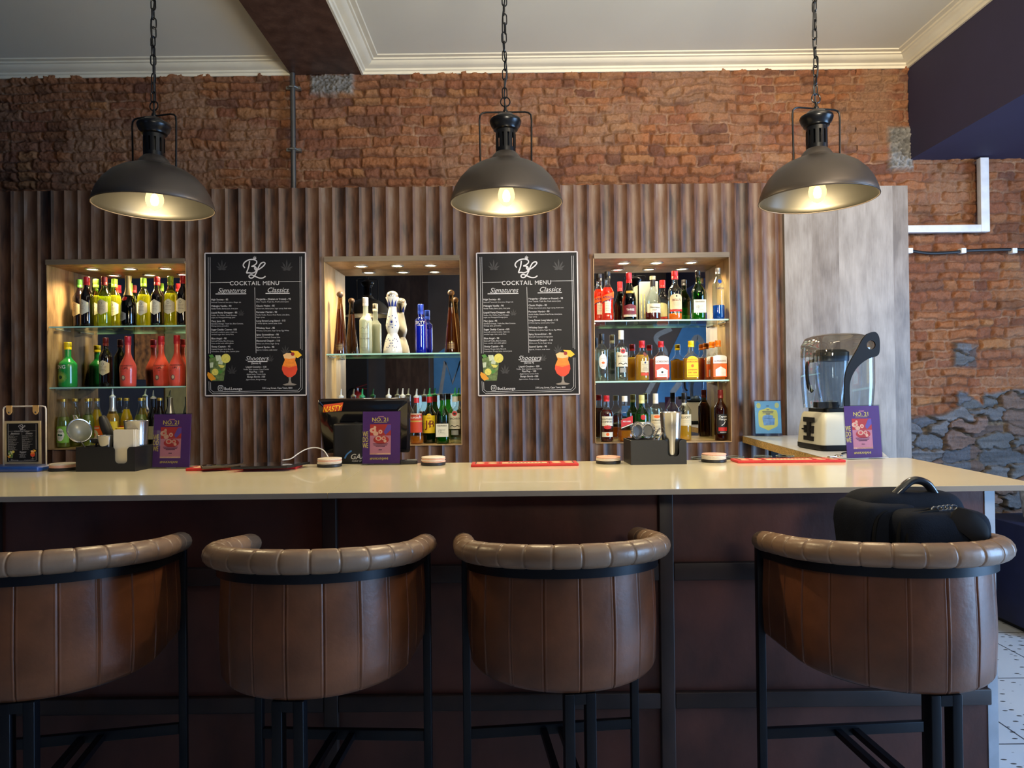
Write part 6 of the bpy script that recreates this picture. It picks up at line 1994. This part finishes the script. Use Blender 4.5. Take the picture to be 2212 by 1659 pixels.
# two hawthorne strainers and tongs in the right caddy
hs0 = None
for k, (lx, ly, rz, lab) in enumerate(((0.030, 0.030, 16, 'coil strainer at the left end of the right caddy'), (0.076, 0.040, -10, 'coil strainer beside the tongs in the right caddy'))):
    x, y, z = local(cb, lx, ly, 0.004)
    if hs0 is None:
        hs0 = thing('coil_strainer', 'steel ' + lab, 'strainer', (x, y, z), R(rz), 'coil strainers in the right caddy')
        MB().lathe([(0.0, 0), (0.025, 0), (0.025, 0.002), (0.0, 0.002)], 30, cap=False, sect=None).build('disc', STD, hs0, loc=(0, 0.0, 0.124), rot=(R(82), 0, 0))
        mb = MB()
        pts = []
        for i in range(34 * 8):
            a = 2 * PI * i / (34 * 8)
            b_ = 2 * PI * i / 8
            rr = 0.022 + 0.005 * math.cos(b_)
            pts.append((rr * math.cos(a), -0.006 + 0.006 * math.sin(b_), 0.124 + rr * 1.25 * math.sin(a)))
        mb.tube(pts, 0.0011, 5)
        mb.build('spring_coil', ST, hs0)
        MB().bar((0, 0.002, 0.075), (0, 0.004, 0.0), 0.014, 0.002).build('handle', ST, hs0)
    else:
        dup(hs0, 'steel ' + lab, (x, y, z), R(rz))
x, y, z = local(cb, 0.086, 0.048, 0.004)
t = thing('tongs', 'steel ice tongs leaning right in the right caddy', 'tongs', (x, y, z), 0)
for s in (-1, 1):
    MB().tube(spline([(0.0, 0, 0), (0.012 + s * 0.004, 0, 0.06), (0.030 + s * 0.012, 0.002 * s, 0.105), (0.048 + s * 0.010, 0, 0.132)], 6), [0.007 + 0.006 * math.sin(PI * i / 18) for i in range(19)], 10, flat=0.3).build('arm', ST, t)

# ------------------------------------------------------------------ small menu on its stand at the far left
x, y, z = on_counter(51, 2.66)
t = thing('menu_stand', 'small cocktail menu hanging on a white wire stand with a blue foot', 'menu stand', (x, y, z), R(-2))
MB().rbox(-0.13, 0.095, -0.055, 0.055, 0, 0.020, 0.006).build('foot', M('stand_blue', (28, 66, 140), 0.35, coat=0.3), t)
wr = [(-0.088, 0.012, 0.02), (-0.088, 0.012, 0.235), (-0.084, 0.012, 0.243), (-0.076, 0.012, 0.246), (0.068, 0.012, 0.246), (0.077, 0.012, 0.243), (0.080, 0.012, 0.235), (0.080, 0.012, 0.02)]
MB().tube(wr, 0.0028, 8).build('wire_frame', M('wire_white', (222, 214, 206), 0.4), t)
MB().box(-0.072, 0.070, -0.003, 0.000, 0.026, 0.190).build('frame_board', M('board_beige', (186, 168, 132), 0.6), t)
MB().box(-0.072, 0.070, 0.0005, 0.002, 0.022, 0.240).build('clear_sleeve', ACR, t)
for xx in (-0.052, 0.052):
    MB().prism([(xx - 0.011, 0.250), (xx + 0.011, 0.250), (xx + 0.011, 0.226), (xx + 0.006, 0.217), (xx, 0.214), (xx - 0.006, 0.217), (xx - 0.011, 0.226)], -0.006, -0.003).build('leather_tab', M('tab_leather', (206, 160, 96), 0.6), t)
    MB().lathe([(0.0, 0.002), (0.003, 0.001), (0.0035, 0)], 12, cap=False).build('rivet', STD, t, loc=(xx, -0.006, 0.223), rot=(R(90), 0, 0))
mp = MB().box(-0.0625, 0.0605, -0.0042, -0.003, 0.034, 0.181).build('menu_card', PAPER, t)
sub = bpy.data.objects.new('menu_print', None)
menu_sheet_parent = mp


class _Shift:
    pass


n_before = set(bpy.data.objects)
bpy.data.objects.remove(sub)
menu_sheet(mp, 0.118, -0.0044, small=True)
for o in list(bpy.data.objects):
    if o not in n_before and o.parent == mp:
        o.location = (-0.001, 0, 0.0245 if False else 0.034 - 0.0)
        o.scale = (1, 1, 0.875)

# ------------------------------------------------------------------ cash register seen from behind
PB = M('register_black', (13, 13, 16), 0.14, var=0.1, coat=0.5)
PM = M('register_matt', (18, 18, 20), 0.4, var=0.15)
q = at(787, 950, 2.90)
t = thing('cash_register', 'black touch-screen cash register seen from behind, with a sticker in its corner', 'cash register', (q.x, 2.92, 0.9756), R(1.5))
tl = R(14)
# back shell of the screen: broad rim, bulged centre, tilted so that the screen faces the bartender
def scr(x, z, d):
    return (x, -0.02 - z * math.sin(tl) - d * math.cos(tl) + 0.02, 0.265 + z * math.cos(tl) - d * math.sin(tl))
def frame(wt, wb, zt, zb, d, r=0.012):
    pts = []
    for cx, cz, a0, sx in ((wt, zt, 0, 1), (-wt, zt, 90, -1), (-wb, zb, 180, -1), (wb, zb, 270, 1)):
        for k in range(5):
            a = R(a0 + 90 * k / 4)
            pts.append(scr(cx - sx * r + r * math.cos(a), cz - (r if cz > 0 else -r) + r * math.sin(a), d))
    return pts
MB().loft([frame(0.188, 0.182, 0.120, -0.115, -0.012), frame(0.190, 0.184, 0.122, -0.117, 0.0), frame(0.184, 0.172, 0.116, -0.108, 0.020), frame(0.150, 0.140, 0.085, -0.085, 0.034), frame(0.135, 0.125, 0.070, -0.075, 0.036)]).build('screen_shell', PB, t, sharp=30)
MB().loft([frame(0.175, 0.170, 0.107, -0.104, -0.0125), frame(0.175, 0.170, 0.107, -0.104, -0.0135)]).build('screen', M('screen_lit', (150, 205, 240), 0.3, emit=((140, 205, 245), 0.9)), t)
mb = MB()
def on_shell(a, b, lift):
    d = min(0.034 - max(0.0, b - 0.085) / 0.031 * 0.014, 0.034 - max(0.0, abs(a) - 0.150) / 0.034 * 0.014)
    return scr(a, b, d + lift)


tx = text2d('NASTY', 0.031, -0.128, 0.078, bold=1, shear=0.3, sx=0.78)
mb.add([on_shell(a, b + 0.10 * (a + 0.128), 0.0026) for a, b in tx[0]], tx[1])
mb.build('sticker_lettering', M('sticker_yellow', (246, 190, 30), 0.5), t, sharp=None)
mb = MB()
for i in range(9):
    for k in range(7):
        u, v = i / 8, k / 6
        x_ = -0.166 + 0.080 * u + 0.006 * v
        mb.v.append(on_shell(x_, 0.072 + 0.008 * u + 0.032 * v, 0.0014))
        if i and k:
            n = len(mb.v) - 1
            mb.f.append((n, n - 1, n - 8, n - 7))
mb.build('sticker', M('sticker_red', (186, 62, 22), 0.5), t, sharp=None)
MB().rbox(-0.105, 0.045, -0.135, -0.055, 0.0, 0.285, 0.010).build('stand', PM, t)
MB().rbox(-0.10, 0.05, -0.08, 0.08, 0.0, 0.02, 0.006).build('base', PM, t)
MB().tube([(-0.03, -0.06, 0.25), (-0.03, -0.03, 0.26)], 0.03, 12).build('hinge', PM, t)
mb = MB()
flat(mb, text2d('GAAP', 0.030, 0.002, 0.142, bold=1, shear=0.25), -0.1356)
flat(mb, text2d('POINT OF SALE', 0.0085, 0.0, 0.131, bold=1, shear=0.25), -0.1356)
mb.build('maker_plate', M('register_print', (206, 206, 206), 0.5), t, sharp=None)
flat(MB(), stroke2d(spline([(-0.058, 0.145), (-0.048, 0.162), (-0.030, 0.176)], 5), 0.006), -0.1356).build('swoosh', M('register_blue', (60, 120, 190), 0.5), t, sharp=None)
# card reader beside it
q = at(884, 996, 2.76)
t = thing('card_reader', 'small black card reader just right of the middle purple sign', 'card reader', (q.x, 2.745, Z_TOP), R(10))
MB().rbox(-0.034, 0.034, -0.02, 0.02, 0, 0.016, 0.003).build('reader_body', PM, t)
MB().box(-0.006, 0.03, -0.0005, 0.012, 0.0158, 0.0172).build('display', M('reader_display', (150, 160, 165), 0.2), t)

# glasses standing on the shelf behind the counter, rims only just showing
TG = thin_glass('tumbler_glass', (236, 242, 240), 0.02)
g0 = None
for k, (px, d, lab) in enumerate(((1512, 2.84, 'clear tumbler rim left of the right-hand coaster pile'), (1588, 2.85, 'clear tumbler rim just right of the right-hand coaster pile'), (1648, 2.86, 'clear tumbler rim behind the middle of the right bar mat'), (1696, 2.865, 'clear tumbler rim next to the chipboard edge'))):
    x = at(px, 990, d).x
    if g0 is None:
        g0 = thing('tumbler', lab, 'glass', (x, d, 0.9756), 0, 'tumblers behind the bar')
        MB().lathe([(0.0, 0.0), (0.030, 0.0), (0.036, 0.127), (0.0345, 0.127), (0.028, 0.008), (0.0, 0.008)], 32, cap=False).build('glass_wall', TG, g0)
        MB().tube([(0.0353 * math.cos(2 * PI * q_ / 32), 0.0353 * math.sin(2 * PI * q_ / 32), 0.1275) for q_ in range(32)], 0.0013, 6, closed=True).build('rim', thin_glass('rim_glass', (220, 230, 226), 0.05, dens=0.3), g0)
    else:
        dup(g0, lab, (x, d, 0.9756))
q = at(1797, 988, 2.72)
t = thing('bottle_opener', 'small bright metal bottle opener on the right end of the right bar mat', 'bottle opener', (q.x, 2.70, Z_TOP + 0.0112), R(20))
MB().rbox(-0.03, 0.012, -0.007, 0.007, 0, 0.006, 0.002).build('handle', ST, t)
MB().tube([(0.022 + 0.012 * math.cos(2 * PI * k / 16), 0.012 * math.sin(2 * PI * k / 16), 0.005) for k in range(16)], 0.004, 8, closed=True).build('ring', ST, t)

# ------------------------------------------------------------------ blender with sound hood
BW = M('blender_white', (192, 190, 174), 0.35, var=0.03, coat=0.2)
BK = M('blender_black', (11, 11, 13), 0.5, spec=0.2)
HOOD = thin_glass('hood_clear', (226, 234, 240), 0.03, gl=0.85)
HOODS = thin_glass('hood_smoke', (208, 200, 188), 0.03, gl=0.85)
JAR = thin_glass('jar_clear', (216, 226, 234), 0.04, dens=0.05, gl=0.9)
t = thing('blender', 'white-based blender under a clear sound hood with a black handle arm', 'blender', (1.462, 3.18, Z_TOP + 0.0016), R(3))
bl = t


def rrect(w, d, r, z, cx=0.0, cy=0.0, n=5):
    pts = []
    for sx, sy, a0 in ((1, 1, 0), (-1, 1, 90), (-1, -1, 180), (1, -1, 270)):
        for k in range(n + 1):
            a = R(a0 + 90 * k / n)
            pts.append((cx + sx * (w / 2 - r) + r * math.cos(a), cy + sy * (d / 2 - r) + r * math.sin(a), z))
    return pts


MB().loft([rrect(0.214, 0.244, 0.02, 0.012), rrect(0.218, 0.248, 0.02, 0.03), rrect(0.208, 0.238, 0.02, 0.10), rrect(0.190, 0.215, 0.02, 0.160), rrect(0.178, 0.200, 0.02, 0.170)]).build('base', BW, t, sharp=30)
MB().loft([rrect(0.206, 0.236, 0.02, 0.0), rrect(0.222, 0.252, 0.022, 0.006), rrect(0.222, 0.252, 0.022, 0.026)]).build('base_skirt', BK, t)
MB().loft([rrect(0.150, 0.170, 0.02, 0.170), rrect(0.150, 0.170, 0.02, 0.186)]).build('collar', BK, t)
# paddle control: bold black bracket shape on the left face (-x)
mb = MB()
for (y0, y1, z0, z1) in ((-0.046, 0.046, 0.124, 0.146), (-0.046, 0.046, 0.040, 0.060), (-0.014, 0.014, 0.058, 0.126), (0.026, 0.042, 0.074, 0.108), (-0.042, -0.026, 0.074, 0.108), (0.02, 0.062, 0.087, 0.094), (-0.03, -0.018, 0.087, 0.094)):
    mb.box(-0.1125, -0.1035, y0, y1, z0, z1)
mb.build('paddle_control', BK, t)
# clear hood: back box and smoked visor on top
MB().loft([rrect(0.225, 0.255, 0.04, 0.186, 0.026), rrect(0.245, 0.275, 0.05, 0.30, 0.026), rrect(0.245, 0.275, 0.05, 0.42, 0.026)], cap=False).build('hood_wall', HOOD, t, sharp=60)
MB().loft([rrect(0.2455, 0.2755, 0.05, 0.42, 0.026), rrect(0.245, 0.275, 0.055, 0.475, 0.026), rrect(0.225, 0.255, 0.07, 0.508, 0.026), rrect(0.17, 0.19, 0.07, 0.522, 0.026), rrect(0.05, 0.06, 0.02, 0.526, 0.026)], cap=True).build('hood_visor', HOODS, t, sharp=60)
# jar
MB().loft([rrect(0.085, 0.085, 0.03, 0.19), rrect(0.090, 0.090, 0.03, 0.21), rrect(0.112, 0.112, 0.03, 0.30), rrect(0.126, 0.126, 0.035, 0.405)], cap=False).build('jar', JAR, t, sharp=60)
MB().loft([rrect(0.132, 0.132, 0.04, 0.400), rrect(0.134, 0.134, 0.04, 0.440), rrect(0.110, 0.110, 0.04, 0.452)]).build('jar_lid', M('jar_lid', (46, 58, 74), 0.4), t)
MB().lathe([(0.030, 0.188), (0.036, 0.20), (0.030, 0.215), (0.010, 0.222), (0.0, 0.224)], 24, cap=True).build('blade_socket', ST, t)
MB().tube(spline([(-0.066, 0.03, 0.405), (-0.092, 0.035, 0.395), (-0.096, 0.035, 0.34), (-0.09, 0.03, 0.28), (-0.075, 0.025, 0.262)], 6), 0.011, 10, flat=0.7).build('jar_handle', BK, t)
MB().loft([rrect(0.10, 0.04, 0.01, 0.192, -0.075, -0.09), rrect(0.10, 0.04, 0.01, 0.216, -0.075, -0.09)]).build('hood_clip', BK, t)
# black handle arm on the front-right face of the hood (facing -y)
armo0 = [(0.060, 0.470), (0.088, 0.478), (0.104, 0.466), (0.110, 0.440), (0.108, 0.40), (0.096, 0.385), (0.070, 0.378), (0.040, 0.362), (0.012, 0.336), (-0.008, 0.300), (-0.014, 0.26), (-0.014, 0.19), (-0.034, 0.19), (-0.034, 0.27), (-0.028, 0.325),
        (-0.010, 0.365), (0.018, 0.410), (0.040, 0.448)]
armo = [((x + 0.034) * 1.12 - 0.017, 0.19 + (z_ - 0.19) * 1.156) for x, z_ in armo0]
hole = [(0.105 + 0.02 * math.cos(2 * PI * k / 20), 0.465 + 0.02 * math.sin(2 * PI * k / 20)) for k in range(20)]


def holed(outer, inner, y0, y1):
    """Plate with a round hole: outline triangulated with the hole cut out."""
    bm = bmesh.new()
    ed = []
    for loop in (outer, inner):
        vs = [bm.verts.new((x, y0, z)) for x, z in loop]
        ed += [bm.edges.new((vs[i], vs[(i + 1) % len(vs)])) for i in range(len(vs))]
    r_ = bmesh.ops.triangle_fill(bm, use_beauty=True, use_dissolve=False, edges=ed)
    fs = [f for f in bm.faces]
    ex = bmesh.ops.extrude_face_region(bm, geom=fs)
    for v in ex['geom']:
        if isinstance(v, bmesh.types.BMVert):
            v.co.y = y1
    bmesh.ops.recalc_face_normals(bm, faces=bm.faces)
    me = bpy.data.meshes.new('handle_arm')
    bm.to_mesh(me)
    bm.free()
    me.materials.append(BK)
    return me


sm = spline(armo + [armo[0]], 4)[:-1]
obj('handle_arm', holed([(x, z) for x, z in sm], hole, -0.147, -0.138), t)
fl = spline([(0.06, -0.13, 0.01), (0.10, -0.20, 0.004), (0.02, -0.24, 0.004), (-0.06, -0.23, 0.004), (-0.10, -0.27, 0.004)], 6)
MB().tube(fl, 0.0032, 6).build('power_cord', BK, t)

# fire extinguisher hanging on the partition behind the camera, seen in the middle mirror
t = thing('fire_extinguisher', 'red fire extinguisher hanging on the dark partition, seen in the middle niche mirror', 'fire extinguisher', (-1.76 - 0.3, -0.54, 0.95), 0)
MB().lathe([(0.0, 0), (0.075, 0.0), (0.082, 0.01), (0.082, 0.36), (0.075, 0.395), (0.05, 0.42), (0.022, 0.43), (0.02, 0.45), (0.0, 0.45)], 30, cap=True).build('cylinder', M('extinguisher_red', (168, 26, 24), 0.3, coat=0.4), t)
MB().tube([(0.0, 0, 0.44), (0.0, 0, 0.48)], 0.018, 12).build('valve', ST, t)
MB().bar((-0.01, 0, 0.485), (0.13, 0, 0.53), 0.02, 0.008).build('lever', M('extinguisher_lever', (150, 28, 26), 0.4), t)
MB().bar((0.0, 0, 0.475), (0.13, 0, 0.47), 0.02, 0.008).build('grip', M('extinguisher_lever', (150, 28, 26), 0.4), t)
MB().tube(spline([(0, 0.0, 0.47), (-0.08, 0.0, 0.47), (-0.13, 0.0, 0.40), (-0.12, 0.0, 0.2)], 6), 0.010, 8).build('hose', BK, t)
MB().box(-0.05, 0.05, -0.11, -0.08, 0.2, 0.3).build('wall_bracket', STD, t)
